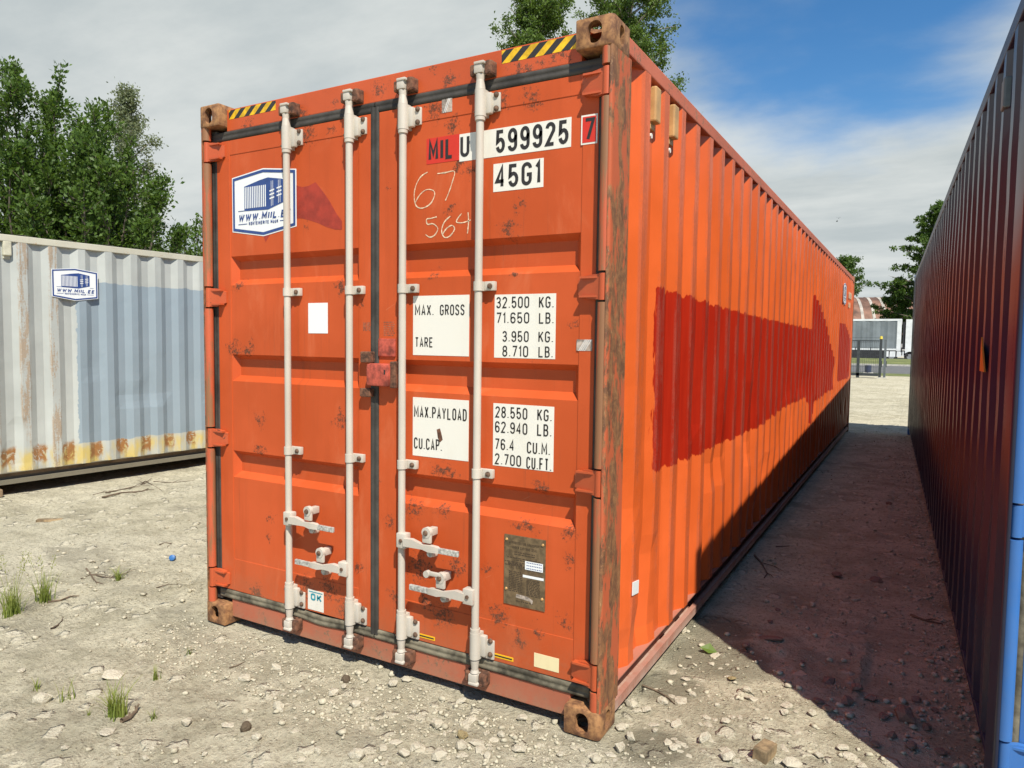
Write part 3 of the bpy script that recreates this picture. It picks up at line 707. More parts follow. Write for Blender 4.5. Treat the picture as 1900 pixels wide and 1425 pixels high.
# timber bearers under the grey container
for yy in (.35, 5.7):
    p = G.matrix_basis @ Vector((-1.219, yy, 0))
    tb = MB().box(-1.26, 1.26, -.09, .09, -.062, .012, bev=.006).build('timber_bearer', 'plywood'); tb.location = (p.x, p.y, .062); tb.rotation_euler = (0, 0, ga)
    tag(tb, 'flat timber bearer laid under the %s end of the grey container' % ('door' if yy < 1 else 'closed'), 'timber')

# --- orange container: print, stickers, tapes
def sticker_plate(name, mat, poly, t=.0012, y=D0+.003, parent=A): return MB().plate(poly, y, t).build(name, mat, parent)
def rect_px(pts, y=D0): 
    q = [dp(*p, y) for p in pts]; x0 = (q[0][0]+q[3][0])/2; x1 = (q[1][0]+q[2][0])/2; za = (q[0][1]+q[1][1])/2; zb = (q[2][1]+q[3][1])/2
    return [(x0, zb), (x1, zb), (x1, za), (x0, za)]
def T(s, pxa, pxb, ptop, pbot, pm=None):
    """text box from pixels measured at its own left side"""
    x0, zt = dp(pxa, ptop); _, zb = dp(pxa, pbot); x1, _ = dp(pxb, ptop); return (s, x0, x1, zb, zt)
YP = D0+.003
f_text = onplane(YP-.0022)
st = sticker_plate('number_label', 'sticker_red', rect_px([(791, 258), (852, 248), (852, 298), (791, 304)])); lettering('lettering', [T('MIL', 795, 841, 260.5, 299.5)], f_text, 'print_black', st, .165)
st = sticker_plate('number_label', 'sticker_white', rect_px([(852, 247), (1060, 219), (1059, 273), (852, 299)]))
lettering('lettering', [T('U', 854, 871, 251.5, 292), T('599925', 920, 1055, 242, 284.5)], f_text, 'print_black', st, .155)
st = sticker_plate('type_label', 'sticker_white', rect_px([(915, 304), (1009, 293), (1007, 348), (915, 355)])); lettering('lettering', [T('45G1', 919, 1003.5, 308, 350)], f_text, 'print_black', st, .155)
p7 = rect_px([(1079, 215), (1110, 210), (1108, 265), (1078, 270)])
st = MB().plate(p7, D0, .0012).build('check_digit_label', 'sticker_white', A)
(x0, z0), (x1, _), (_, z1) = p7[0], p7[1], p7[2]
MB().plate([(x0+.006, z0+.007), (x1-.006, z0+.007), (x1-.006, z1-.007), (x0+.006, z1-.007)], D0-.0014, .0006).build('red_field', 'sticker_red', st)
lettering('lettering', [('7', x0+.013, x1-.011, z0+.014, z1-.013)], onplane(D0-.0028), 'print_black', st, .15)
st = sticker_plate('weight_label', 'sticker_white', rect_px([(766, 549), (870, 547), (870, 662), (766, 658)])); lettering('lettering', [T('MAX.', 769.8, 804.6, 565.5, 585.5), T('GROSS', 816, 861.8, 565.2, 585.2), T('TARE', 770, 803, 625.5, 644)], f_text, 'print_black', st, .125)
st = sticker_plate('weight_label', 'sticker_white', rect_px([(917, 546), (1032, 545), (1029, 667), (917, 663)]))
lettering('lettering', [T('32.500', 920.7, 982, 551, 572), T('KG.', 1000, 1027.7, 550, 571.5), T('71.650', 920.7, 982, 579.8, 600), T('LB.', 1000, 1027.7, 579.8, 600.5),
                        T('3.950', 932, 981, 614, 634), T('KG.', 999, 1026.5, 614.5, 635), T('8.710', 932, 980, 641, 661.5), T('LB.', 999, 1026, 642.5, 663)], f_text, 'print_black', st, .125)
st = sticker_plate('weight_label', 'sticker_white', rect_px([(766, 737), (870, 743), (868, 857), (765, 844)])); lettering('lettering', [T('MAX.PAYLOAD', 768, 866, 752.5, 774), T('CU.CAP.', 768, 820, 811, 832)], f_text, 'print_black', st, .125)
bm_ = [dp(*p) for p in ((810, 797), (816, 795), (819, 806), (821, 816), (816, 821), (812, 812))]
MB().plate(bm_, YP-.0013, .0006).build('rust_chip', 'rusty_iron', st)
st = sticker_plate('weight_label', 'sticker_white', rect_px([(915, 748), (1028, 755), (1026, 876), (914, 863)]))
lettering('lettering', [T('28.550', 919, 978.6, 753.5, 774.5), T('KG.', 997, 1024, 758.5, 780.5), T('62.940', 918.5, 978.6, 781, 802), T('LB.', 996.5, 1023.5, 786, 808.5),
                        T('76.4', 918, 954, 813, 833.5), T('CU.M.', 977.6, 1020.7, 819, 841), T('2.700', 918, 967, 840.5, 861), T('CU.FT.', 976.5, 1023, 847, 869.5)], f_text, 'print_black', st, .125)
sticker_plate('blank_label', 'sticker_clean', rect_px([(572, 562), (608, 562), (607, 619), (571, 618)]))
ok = rect_px([(572, 1095), (601, 1101), (600, 1139), (571, 1134)])
okz0, okz1 = .205, .312; ok = [(ok[0][0], okz0), (ok[1][0], okz0), (ok[1][0], okz1), (ok[0][0], okz1)]
st = sticker_plate('ok_label', 'sticker_white', ok, y=D0+.0005); lettering('lettering', [('OK', ok[0][0]+.022, ok[1][0]-.012, okz0+.052, okz0+.090)], onplane(D0-.0022), 'print_teal', st, .24)
MB().plate([(ok[0][0]+.008, okz1-.008), (ok[1][0]-.008, okz1-.008), (ok[1][0]-.008, okz1-.013), (ok[0][0]+.008, okz1-.013)], D0-.0008, .0006).build('print_bar', 'print_teal', st)
lb = rect_px([(991, 1211), (1037, 1222), (1037, 1248), (991, 1237)]); sticker_plate('cream_label', 'sticker_cream', lb, y=D0+.0005)
for yl in ([(910, 1211), (952, 1219), (953, 1226), (910, 1219)], [(770, 1175), (807, 1180), (807, 1187), (770, 1182)]):
    q = rect_px(yl); st = sticker_plate('yellow_strip', 'sticker_yellow', q, y=D0+.0005); MB().plate([(q[0][0]+.02, q[0][1]+.006), (q[1][0]-.006, q[0][1]+.006), (q[1][0]-.006, q[2][1]-.006), (q[0][0]+.02, q[2][1]-.006)], D0-.0009, .0004).build('print_bar', 'print_black', st)
for ml, yy_ in (([(820, 181), (840, 179), (838, 208), (820, 209)], D0+.0005), ([(1070, 630), (1100, 630), (1098, 652), (1070, 650)], D0)):
    q = rect_px(ml); st = sticker_plate('foil_patch', 'tape_grey', q, y=yy_); mb = MB(); x0, z0 = q[0]; x1, z1 = q[2]
    for k in range(-6, 10):
        xa = x0+k*.0085; mb_ = [(xa, z0), (xa+.0028, z0), (xa+.0028+.03, z1), (xa+.03, z1)]
        if xa > x0 and xa+.033 < x1: mb.plate(mb_, yy_-.0013, .0004)
    if mb.v: mb.build('hatching', 'sticker_clean', st)
# faded print near the door edges
for q in ([(712, 596), (733, 596), (733, 624), (712, 624)], [(674, 598), (690, 598), (690, 614), (674, 614)]):
    x0, zt = dp(*q[0]); x1, zb = dp(*q[2]); mb = MB()
    for k in range(7):
        zc = zt-(zt-zb)*(k+.5)/7; xa = x0
        while xa < x1-.01:
            l = random.uniform(.006, .022); mb.plate([(xa, zc-.003), (min(xa+l, x1), zc-.003), (min(xa+l, x1), zc+.003), (xa, zc+.003)], D0-.0002, .0004); xa += l+random.uniform(.003, .008)
    mb.build('faded_print', 'faded_print', A)
# dark red touch-up paint on the left door
rp = [dp(*p) for p in ((549, 344), (560, 347), (571, 345), (579, 341), (585, 338), (592, 347), (602, 360), (612, 375), (624, 397), (634, 410), (634, 426), (622, 426), (605, 421), (590, 414), (575, 409), (560, 405), (549, 405))]
sticker_plate('touch_up_paint', 'red_paint', rp, .0006)
sticker_plate('touch_up_paint', 'red_paint', [dp(*p) for p in ((488, 437), (500, 435), (492, 449))], .0006)
LW, LH = .488, .357; lx, lz = -2.240, 2.172
logo(A, lambda x, z, l: (lx+x, YP-.0015-l, lz+z), lambda pts: sticker_plate('logo_sticker', 'sticker_clean', [(lx+x, lz+z) for x, z in pts], .0015), LW, LH)
# chalk numbers
def chalk(name, strokes, parent=A):
    mb = MB()
    for s in strokes:
        pts = [dp(*p) for p in s]; sm = []
        for k in range(len(pts)-1):
            p0, p1, p2, p3 = pts[max(k-1, 0)], pts[k], pts[k+1], pts[min(k+2, len(pts)-1)]
            for t in np.linspace(0, 1, 5)[:-1]:
                sm.append(tuple(.5*(2*p1[i]+(p2[i]-p0[i])*t+(2*p0[i]-5*p1[i]+4*p2[i]-p3[i])*t*t+(3*p1[i]-p0[i]-3*p2[i]+p3[i])*t**3) for i in (0, 1)))
        sm.append(pts[-1]); vs = []
        for k, p in enumerate(sm):
            q0, q1 = Vector(sm[max(k-1, 0)]), Vector(sm[min(k+1, len(sm)-1)]); d = (q1-q0).normalized(); nn = Vector((-d.y, d.x))*random.uniform(.0016, .0034)
            vs += [(p[0]+nn.x, YP-.0012, p[1]+nn.y), (p[0]-nn.x, YP-.0012, p[1]-nn.y)]
        mb.add(vs, [(2*k, 2*k+1, 2*k+3, 2*k+2) for k in range(len(sm)-1)])
    return mb.build(name, 'chalk', parent)
chalk('chalk_number', [[(793, 319), (780, 328), (771, 345), (768, 365), (772, 382), (783, 386), (798, 378), (806, 362), (803, 353), (790, 352), (778, 362), (770, 376)], [(811, 322), (826, 320), (843, 318), (838, 340), (832, 358), (826, 372)]])
chalk('chalk_number', [[(810, 402), (799, 405), (791, 407), (793, 416), (803, 415), (812, 424), (806, 436), (797, 440), (789, 435)], [(835, 401), (824, 412), (819, 428), (824, 440), (834, 438), (843, 425), (838, 418), (828, 424), (821, 434)], [(856, 396), (849, 405), (847, 412), (858, 413), (873, 408)], [(868, 394), (869, 412), (867, 433)]])
# data plate
pl_ = rect_px([(936, 990), (1012, 1003), (1011, 1135), (935, 1119)])
st = MB().plate(pl_, YP, .004).build('data_plate', 'bronze', A); x0, z0 = pl_[0]; x1, z1 = pl_[2]; w_, h_ = x1-x0, z1-z0
U = lambda u, v: (x0+u*w_, z0+v*h_)
its = [('APPROVED FOR TRANSPORT', .12, .88, .875, .915), ('UNDER CUSTOMS SEAL', .2, .8, .81, .85), ('CSC SAFETY APPROVAL', .14, .88, .525, .557)]
lettering('lettering', [(s, x0+a_*w_, x0+b_*w_, z0+c_*h_, z0+d_*h_) for s, a_, b_, c_, d_ in its], onplane(YP-.0046), 'bronze_print', st, .16)
mb = MB()
for zc, a_, b_ in [(.765, .25, .75), (.735, .25, .75), (.68, .08, .9), (.655, .3, .65), (.60, .1, .45), (.585, .1, .45)]+[(.48-.025*k, .12, .46) for k in range(12)]+[(.40-.022*k, .56, .88) for k in range(11)]+[(.07, .3, .72), (.62, .02, .98), (.57, .02, .98)]:
    p = U(a_, zc); q = U(b_, zc); xa = p[0]
    while xa < q[0]:
        l = random.uniform(.006, .020); mb.plate([(xa, p[1]-.0022), (min(xa+l, q[0]), p[1]-.0022), (min(xa+l, q[0]), p[1]+.0022), (xa, p[1]+.0022)], YP-.0040, .0005); xa += l+.0035
mb.build('plate_print', 'bronze_print', st)
MB().plate([U(.52, .545), U(.95, .545), U(.95, .665), U(.52, .665)], YP-.0046, .0008).build('plate_sticker', 'sticker_clean', st)
MB().plate([U(.47, .43), U(.97, .43), U(.97, .465), U(.47, .465)], YP-.0046, .0008).build('plate_sticker', 'sticker_clean', st)
mb = MB(); 
for k in range(3):
    p = U(.56, .56+.04*k)
    for j in range(9): mb.plate([(p[0]+j*.0085, p[1]), (p[0]+j*.0085+.005, p[1]), (p[0]+j*.0085+.005, p[1]+.004), (p[0]+j*.0085, p[1]+.004)], YP-.0056, .0003)
mb.build('sticker_print', 'print_navy', st)
for u, v in ((.06, .22), (.94, .17), (.06, .93), (.94, .93)):
    p = U(u, v); MB().cyl((p[0], YP-.004, p[1]), (p[0], YP-.009, p[1]), .0065, .004, n=10).build('rivet', 'vent_beige', st)
MB().plate([U(.3, .12), U(.65, .10), U(.7, .06), U(.72, .12), U(.6, .16), U(.32, .17)], YP-.0042, .0004).build('worn_patch', 'tape_grey', st)
# lock box across the door joint
lk = MB(); (xa, za), (xb, zb) = dp(680, 674, .005), dp(722, 718, .005)
lk.box(xa, xb, -.002, D0+.02, zb, za, bev=.016); lock = shade_auto(lk.build('lock_box', 'red_lock', A), 40)
MB().box(xb-.004, xb+.030, .012, D0+.01, zb-.006, za+.012, bev=.006).build('lock_plate', 'rusty_iron', lock)
MB().box(xb-.026, xb-.018, -.0035, .0, (za+zb)/2+.005, (za+zb)/2+.026).build('keyhole', 'print_black', lock)
for q in ([(669, 652), (688, 673)], [(668, 720), (687, 737)]):
    (x0, zt), (x1, zb2) = dp(*q[0], .02), dp(*q[1], .02); MB().box(x0, x1, .016, D0+.01, zb2, zt, bev=.005).build('lock_lug', 'rusty_iron', lock)
(x0, zt), (x1, zb2) = dp(705, 628), dp(735, 662); MB().box(x0-.004, x1, D0-.010, D0+.01, zb2, zt, bev=.005).build('cover_plate', 'red_lock', lock)
# hazard tapes on the header
plain('hazard_yellow', (.74, .44, .01), .5, .18, 25, 0, .1); plain('hazard_black', (.028, .026, .024), .5, .1, 25, 0, .1)
for X0, X1, Z0, Z1, sh, nst in ((-2.262, -1.900, 2.818, 2.866, .055, 9), (-.532, -.172, 2.812, 2.866, .060, 9)):
    mb = MB(); wst = (X1-X0)/nst*1.0
    yh = D0+.004-.0008
    for k in range(-2, nst+1):
        pts = [(X0+k*wst, Z0), (X0+(k+1)*wst, Z0), (X0+(k+1)*wst+sh, Z1), (X0+k*wst+sh, Z1)]
        cl = []
        def cut(poly, xc, keep):
            out = []
            for i in range(len(poly)):
                p, q = poly[i], poly[(i+1) % len(poly)]; ip, iq = keep(p[0]), keep(q[0])
                if ip: out.append(p)
                if ip != iq: t = (xc-p[0])/(q[0]-p[0]); out.append((xc, p[1]+(q[1]-p[1])*t))
            return out
        pts = cut(pts, X0, lambda x: x >= X0)
        if pts: pts = cut(pts, X1, lambda x: x <= X1)
        if len(pts) >= 3: mb.plate(pts, yh+.0008, .0008, k % 2)
    mb.build('hazard_tape', ['hazard_yellow', 'hazard_black'], hdA)
# side details: ventilators, small stickers, far logo
def vent(root, y, z, sgn, xo, mat, h=.20):
    mb = MB(); x0, x1 = sorted((xo-sgn*.036, xo+sgn*.010)); mb.box(x0, x1, y-.036, y+.036, z-h/2, z+h/2, bev=.008)
    x0, x1 = sorted((xo-sgn*.036, xo-sgn*.016)); mb.box(x0, x1, y-.030, y+.030, z-h/2-.030, z-h/2+.004, bev=.004)
    v = mb.build('ventilator', mat, root)
    return v
for y, z in ((.545, 2.700), (.823, 2.700)):
    v = vent(A, y, z, 1, -.006, 'vent_beige', .155)
    MB().cyl((-.040, y-.01, z-.135), (-.022, y-.01, z-.135), .012, n=10).build('bolt', 'sticker_white', v)
vent(G, .560, 2.425, 1, -.006, 'grey_vent', .14)
bpy.context.view_layer.update(); BI = Bc.matrix_world.inverted()
vp = BI @ on(1859, 176, 0, 1.312); plain('blue_vent', (.16, .20, .21), .5, .1, 10); vent(Bc, vp.y, vp.z, -1, -2.432, 'blue_vent', .12)
sp_ = [(.372, .496), (.450, .486), (.453, .545), (.375, .556)]
MB().add([(-.0035, *p) for p in sp_]+[(-.0075, *p) for p in sp_], [(0, 1, 2, 3), (7, 6, 5, 4), (0, 4, 5, 1), (2, 6, 7, 3), (1, 5, 6, 2), (3, 7, 4, 0)]).build('small_label', 'sticker_clean', A)
def side_plate(root, y0, z0, sgn, xo, name='logo_sticker'):
    def fp(pts):
        n = len(pts); vs = [(xo+sgn*.0035, y0+p[0]*1.0, z0+p[1]) for p in pts]+[(xo+sgn*.001, y0+p[0], z0+p[1]) for p in pts]
        return mk(name, vs, [tuple(range(n)), tuple(range(2*n-1, n-1, -1))]+[(n+k, n+(k+1) % n, (k+1) % n, k) for k in range(n)], 'sticker_clean', root)
    return fp
logo(A, lambda x, z, l: (-.002+.0035-.006+.004+l, 10.02+x, 2.28+z), side_plate(A, 10.02, 2.28, 1, -.004), .488, .357)
logo(G, lambda x, z, l: (-.004+.0036+l, .955+x, 1.936+z), side_plate(G, .955, 1.936, 1, -.004), .466, .348)
mb = MB()
for j, (zt, hh) in enumerate(((2.44, .11), (2.28, .09))):
    for k in range(6 if j == 0 else 4):
        y = 11.05+k*.10; mb.add([(-.0035, y, zt), (-.0035, y+.06, zt), (-.0035, y+.06, zt+hh), (-.0035, y, zt+hh)], [(0, 1, 2, 3)])
mb.build('worn_number', 'sticker_cream', A)
# orange reflector on the blue wall
tr_ = MB(); xs = -2.4335; yt = .455+.278*2
tz = (BI @ on(1849, 699, 0, 1.315)).z; tri = [(yt-.21, tz), (yt-.04, tz), (yt-.04, tz+.15)]
tr_.add([(xs-.006, *p) for p in tri]+[(xs, *p) for p in tri], [(2, 1, 0), (3, 4, 5), (0, 1, 4, 3), (1, 2, 5, 4), (2, 0, 3, 5)]); tr_.build('warning_triangle', 'tri_orange', Bc)
#@@SETTING@@
# ------------------------------------------------------------------ ground
def wpos(n): return n.n('NewGeometry').outputs['Position']
def ground_mat():
    mt, n = new_mat('gravel_ground'); o = wpos(n)
    big = n.noise(o, .55, 4, .6); mid = n.noise(o, 3.2, 6, .65, .3); fine = n.noise(o, 34, 8, .75, .3); grit = n.noise(o, 170, 5, .75)
    vor = n.n('TexVoronoi', {'Vector': o, 'Scale': 55.0}, feature='F1'); vd = vor.outputs['Distance']
    ow = n.n('VectorMath', {0: n.n('TexNoise', {'Vector': o, 'Scale': 16.0, 'Detail': 4.0}).outputs['Color'], 1: (.11, .11, 0), 2: o}, operation='MULTIPLY_ADD').outputs[0]
    vc = n.n('TexVoronoi', {'Vector': ow, 'Scale': 10.0, 'Randomness': 1.0}, feature='F1')
    col = n.mix(n.ramp(mid, .32, .66), (.355, .322, .222), (.56, .512, .370))
    col = n.mix(n.ramp(big, .42, .66, 0, .55), col, (.61, .565, .425))
    col = n.mix(n.ramp(fine, .48, .64, 0, .75), col, (.235, .208, .142))
    col = n.mix(n.ramp(grit, .54, .74, 0, .55), col, (.66, .60, .44))
    col = n.mix(n.ramp(grit, .44, .28, 0, .6), col, (.19, .163, .105))
    # bands of darker, finer grit
    band = n.noise(n.scale(o, (.7, 1.5, 1), (4, 2, 0)), 1.3, 6, .65, .8)
    col = n.mix(n.math('MULTIPLY', n.ramp(band, .52, .66), n.ramp(grit, .35, .60, .35, .85)), col, (.29, .262, .190))
    # pale stone faces trodden into the dust
    vm = n.math('MULTIPLY', n.ramp(vc.outputs['Distance'], .44, .26), n.ramp(n.n('SeparateXYZ', {0: vc.outputs['Color']}).outputs[0], .66, .74))
    col = n.mix(n.math('MULTIPLY', vm, .8), col, n.mix(n.ramp(fine, .35, .65), (.70, .645, .49), (.55, .50, .37)))
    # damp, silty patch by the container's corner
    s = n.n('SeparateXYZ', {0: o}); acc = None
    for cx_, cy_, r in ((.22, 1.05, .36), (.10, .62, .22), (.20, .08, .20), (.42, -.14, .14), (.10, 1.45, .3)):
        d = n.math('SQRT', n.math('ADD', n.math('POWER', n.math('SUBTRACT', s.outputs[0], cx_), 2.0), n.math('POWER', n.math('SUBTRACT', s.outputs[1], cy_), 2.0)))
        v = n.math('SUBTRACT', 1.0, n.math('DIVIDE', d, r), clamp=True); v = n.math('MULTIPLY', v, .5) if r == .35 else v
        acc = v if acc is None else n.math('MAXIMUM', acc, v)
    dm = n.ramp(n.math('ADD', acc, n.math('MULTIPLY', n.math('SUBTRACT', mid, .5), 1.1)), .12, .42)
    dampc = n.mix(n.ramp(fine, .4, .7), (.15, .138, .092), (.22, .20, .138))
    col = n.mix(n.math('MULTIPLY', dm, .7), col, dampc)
    bh = n.math('ADD', n.math('ADD', n.math('MULTIPLY', fine, .9), n.math('MULTIPLY', grit, .35)), n.math('ADD', n.math('MULTIPLY', n.ramp(vd, .0, .5, 1, 0), .25), n.math('MULTIPLY', vm, 1.1)))
    finish(n, col, .95, 0, bh, 1.0, .024, .2)
ground_mat()
def axis(segs):
    out = []
    for a, b, st in segs: out += list(np.arange(a, b-1e-9, st))
    out.append(segs[-1][1]); return np.array(out)
gx = axis([(-600, -100, 100), (-100, -20, 16), (-20, -10, 2), (-10, -4, .055), (-4, 2.3, .026), (2.3, 8, .95), (8, 20, 4), (20, 100, 16), (100, 600, 100)])
gy = axis([(-300, -20, 56), (-20, -3, 2.1), (-3, -2, .2), (-2, 3.2, .024), (3.2, 8, .05), (8, 16, .10), (16, 40, .8), (40, 100, 10), (100, 900, 100)])
def ground_h(x, y):
    p = np.stack([np.asarray(x, float).ravel(), np.asarray(y, float).ravel()], 1)
    h = (vnoise(p*.8, 21)-.5)*.030+(vnoise(p*2.7, 22)-.5)*.022+(vnoise(p*np.array([[1.1, 5.0]]), 27)-.5)*.016*(np.asarray(p[:, 0] > .02)&np.asarray(p[:, 1] > 1.2))+(vnoise(p*8.3, 23)-.5)*.016+(.5-np.abs(vnoise(p*15, 24)-.5)*2)*.012+(vnoise(p*30, 26)-.5)*.011+(vnoise(p*52, 25)-.5)*.008
    X, Y = p[:, 0], p[:, 1]
    near = np.exp(-(np.clip(np.maximum(np.abs(X+1.2)-1.25, 0), 0, 9)**2+np.clip(np.maximum(-Y, 0), 0, 9)**2)/.05)*(Y > -.8)
    near = np.maximum(near, ((X > .9) & (Y > -.1)).astype(float))
    near = np.maximum(near, (X < -6.6).astype(float))
    h = h*(1-.70*near)-.004-.006*near
    far = np.clip((Y-30)/8, 0, 1); return h*(1-far)-.004*far
GX, GY = np.meshgrid(gx, gy, indexing='ij'); GH = ground_h(GX, GY).reshape(GX.shape)
nx, ny = GX.shape
me = bpy.data.meshes.new('ground'); vv = np.stack([GX, GY, GH], -1).reshape(-1, 3)
I = np.arange(nx*ny).reshape(nx, ny); F = np.stack([I[:-1, :-1], I[1:, :-1], I[1:, 1:], I[:-1, 1:]], -1).reshape(-1, 4)
def fast_mesh(me, v, f):
    v = np.asarray(v, np.float32); f = np.asarray(f, np.int32); k = f.shape[1]
    me.vertices.add(len(v)); me.vertices.foreach_set('co', v.ravel())
    me.loops.add(f.size); me.loops.foreach_set('vertex_index', f.ravel())
    me.polygons.add(len(f)); me.polygons.foreach_set('loop_start', np.arange(0, f.size, k, dtype=np.int32))
    me.update(calc_edges=True); me.validate()
fast_mesh(me, vv, F); me.materials.append(MATS['gravel_ground']); me.polygons.foreach_set('use_smooth', [True]*len(me.polygons))
go = bpy.data.objects.new('ground', me); COL.objects.link(go); struct(go)
def gz(x, y): return float(ground_h([x], [y])[0])

plain('asphalt', (.12, .12, .118), .9, .15, 3, 0, .2)
mt, n = new_mat('verge_grass'); o = wpos(n)
finish(n, n.mix(n.ramp(n.noise(o, 1.2, 6, .7), .3, .7), (.075, .105, .025), (.19, .20, .065)), .95, 0, n.noise(o, 25, 5), .8, .05)
plain('concrete_kerb', (.46, .44, .38), .9, .15, 4)
def sheet(name, x0, x1, y0, y1, z, mat):
    return struct(mk(name, [(x0, y0, z), (x1, y0, z), (x1, y1, z), (x0, y1, z)], [(0, 1, 2, 3)], mat))
sheet('verge', -60, 60, 39.8, 43.5, .006, 'verge_grass'); sheet('road', -200, 200, 43.5, 60, .010, 'asphalt')
struct(MB().box(-200, 200, 60, 60.4, -.05, .13).build('kerb', 'concrete_kerb')); struct(mk('verge', [(-200, 60.4, .13), (200, 60.4, .13), (200, 66, .34), (-200, 66, .34), (200, 73, .36), (-200, 73, .36), (200, 74.5, .016), (-200, 74.5, .016)], [(0, 1, 2, 3), (3, 2, 4, 5), (5, 4, 6, 7)], 'verge_grass')); sheet('truck_yard', -200, 200, 74.5, 100, .014, 'asphalt')

# ------------------------------------------------------------------ stones, gravel
def stone_mat(name, c, d):
    mt, n = new_mat(name); o = n.n('TexCoord').outputs['Object']; rnd = n.n('ObjectInfo').outputs['Random']
    v = n.noise(o, 2.6, 6, .65, .3); f = n.noise(o, 14, 5, .7)
    col = n.mix(n.ramp(v, .3, .7), d, c); col = n.mix(n.ramp(f, .56, .74, 0, .5), col, tuple(x*.55 for x in d))
    col = n.mix(n.ramp(rnd, 0, 1, 0, .45, False), col, tuple(x*.85 for x in d))
    finish(n, col, .92, 0, n.math('ADD', v, n.math('MULTIPLY', f, .5)), .6, .15, .2)
stone_mat('limestone', (.70, .64, .50), (.57, .51, .375)); stone_mat('brown_stone', (.19, .145, .095), (.125, .092, .06)); stone_mat('ochre_stone', (.42, .33, .16), (.32, .25, .13)); stone_mat('bounce_tinted_stone', (.36, .25, .20), (.27, .18, .135))  # the last one's colour carries the gap's shade and red bounce light
def hull_mesh(name, k, flat, seed, mat, rounded=False):
    r_ = random.Random(seed); bm = bmesh.new()
    for i in range(k):
        z = 2*(i+.5)/k-1; ph = i*2.39996+r_.uniform(-.5, .5); q = math.sqrt(1-z*z); s = r_.uniform(.72, 1.0)
        bm.verts.new((q*math.cos(ph)*s*.5, q*math.sin(ph)*s*.5*r_.uniform(.85, 1), z*s*.5*flat))
    h = bmesh.ops.convex_hull(bm, input=bm.verts[:]); bmesh.ops.delete(bm, geom=list(set(h['geom_interior'])), context='VERTS')
    me = bpy.data.meshes.new(name)
    if rounded:
        bmesh.ops.subdivide_edges(bm, edges=bm.edges[:], cuts=1, use_grid_fill=True, smooth=1.0)
    bm.to_mesh(me); bm.free(); me.materials.append(MATS[mat])
    if rounded: me.polygons.foreach_set('use_smooth', [True]*len(me.polygons))
    return me
PROTO = {m_: [hull_mesh('stone', 14+i % 5, (.45, .6, .75, .35)[i % 4], 50+i+hash(m_) % 7*0, m_) for i in range(8)] for m_ in ('limestone', 'ochre_stone', 'bounce_tinted_stone')}
PROTO['brown_stone'] = [hull_mesh('stone', 16, .8, 90+i, 'brown_stone', True) for i in range(3)]
def put_stone(px, py, wpx, mat='limestone', label=None, group=None, k=None, hs=1.0, asp=1.0, rz=None):
    p = gp(px, py, 0); wm = wpx*(p-CAM).dot(_f)/FPX
    o = bpy.data.objects.new('stone', PROTO[mat][(k if k is not None else random.randrange(99)) % len(PROTO[mat])]); COL.objects.link(o)
    s = wm*1.06; o.scale = (s, s*asp, s*hs); o.rotation_euler = (random.uniform(-.18, .18), random.uniform(-.18, .18), random.uniform(0, 6.28) if rz is None else rz)
    o.location = (p.x, p.y, gz(p.x, p.y)+s*.16*hs)
    if label == 'auto':
        sz = 'large ' if wm > .075 else 'small ' if wm < .042 else ''; fl = 'flat' if hs < .5 else 'angular'
        where = ('on the open dust among the grass tufts' if p.x < -2.1 else 'on the gravel before the left door' if p.x < -1.22 and p.y < .05 else 'on the gravel before the right door' if p.x < -.16 and p.y < .05
                 else 'beside the rusty right corner casting' if p.x < .25 and p.y < .35 else 'on the damp patch beside the orange bottom rail' if p.y > .6 and p.x < .3 else 'on the sunlit gravel along the shadow edge')
        label = '%s%s pale limestone %s' % (sz, fl, where); group = label
    tag(o, label, 'stone', group); return o
SUNL = ('auto', None)
SHAL = ('broken stone lying in the shaded gap, tinted for its red bounce light', 'stones in the shaded gap')
for px, py, wv in [(659,1311,28),(729,1268,36),(754,1259,24),(639,1273,20),(620,1286,26),(678,1261,22),(855,1302,26),(811,1346,32),(969,1332,28),(711,1389,26),(751,1403,36),(771,1390,30),(662,1406,38),(817,1409,38),
  (855,1390,34),(962,1396,34),(994,1352,20),(476,1368,24),(517,1313,34),(548,1333,10),(1148,1314,16),(1172,1310,32),(1199,1318,24),(1229,1304,26),(1152,1352,30),(1170,1370,26),(1150,1391,34),(1108,1413,28),(1350,1415,38),(1467,1419,42),
  (1277,1219,16),(1265,1169,24),(1320,1233,16),(1384,1282,22),(1346,1346,22),(1308,1375,36),(1564,1387,30),(1507,1326,26),(1455,1328,20),(40,1244,22),(346,1338,26),(169,1042,14),(330,1075,9),(1040,1402,24),(1000,1385,18),(905,1412,26),(930,1368,18),
  (1250,1395,22),(1215,1360,16),(1405,1375,22),(1420,1340,16),(1520,1402,26),(1600,1418,22),(1445,1290,14),(1480,1360,18),(590,1395,22),(560,1408,18),(700,1335,14),(770,1318,13),(900,1335,16),(1080,1392,18),(890,1300,11),(1285,1290,16),(1330,1310,14),(1300,1345,12),(1360,1335,12),(1240,1340,14),(120,1390,20),(270,1400,18),(380,1395,16)]:
    put_stone(px, py, wv, 'limestone', *SUNL, asp=random.uniform(.65, .95))
for px, py, wv, lb in [(1358, 1264, 20, 'yellow ochre stone on the sunlit gravel beside the shadow edge'), (858, 1374, 26, 'yellow ochre stone among pale stones in front of the doors')]:
    put_stone(px, py, wv, 'ochre_stone', lb)
put_stone(457, 1351, 20, 'brown_stone', 'smooth brown upright cobble alone on pale dust', hs=1.5); put_stone(642, 1261, 18, 'brown_stone', 'smooth brown pebble next to pale stones below the lock rods')
put_stone(79, 1294, 42, 'limestone', 'large pale stone with a dark hollow underside near grass', k=2, asp=.7, rz=.2); put_stone(208, 1252, 54, 'limestone', 'broad flat pale slab sunk in the dust', k=3, hs=.5, asp=.8)
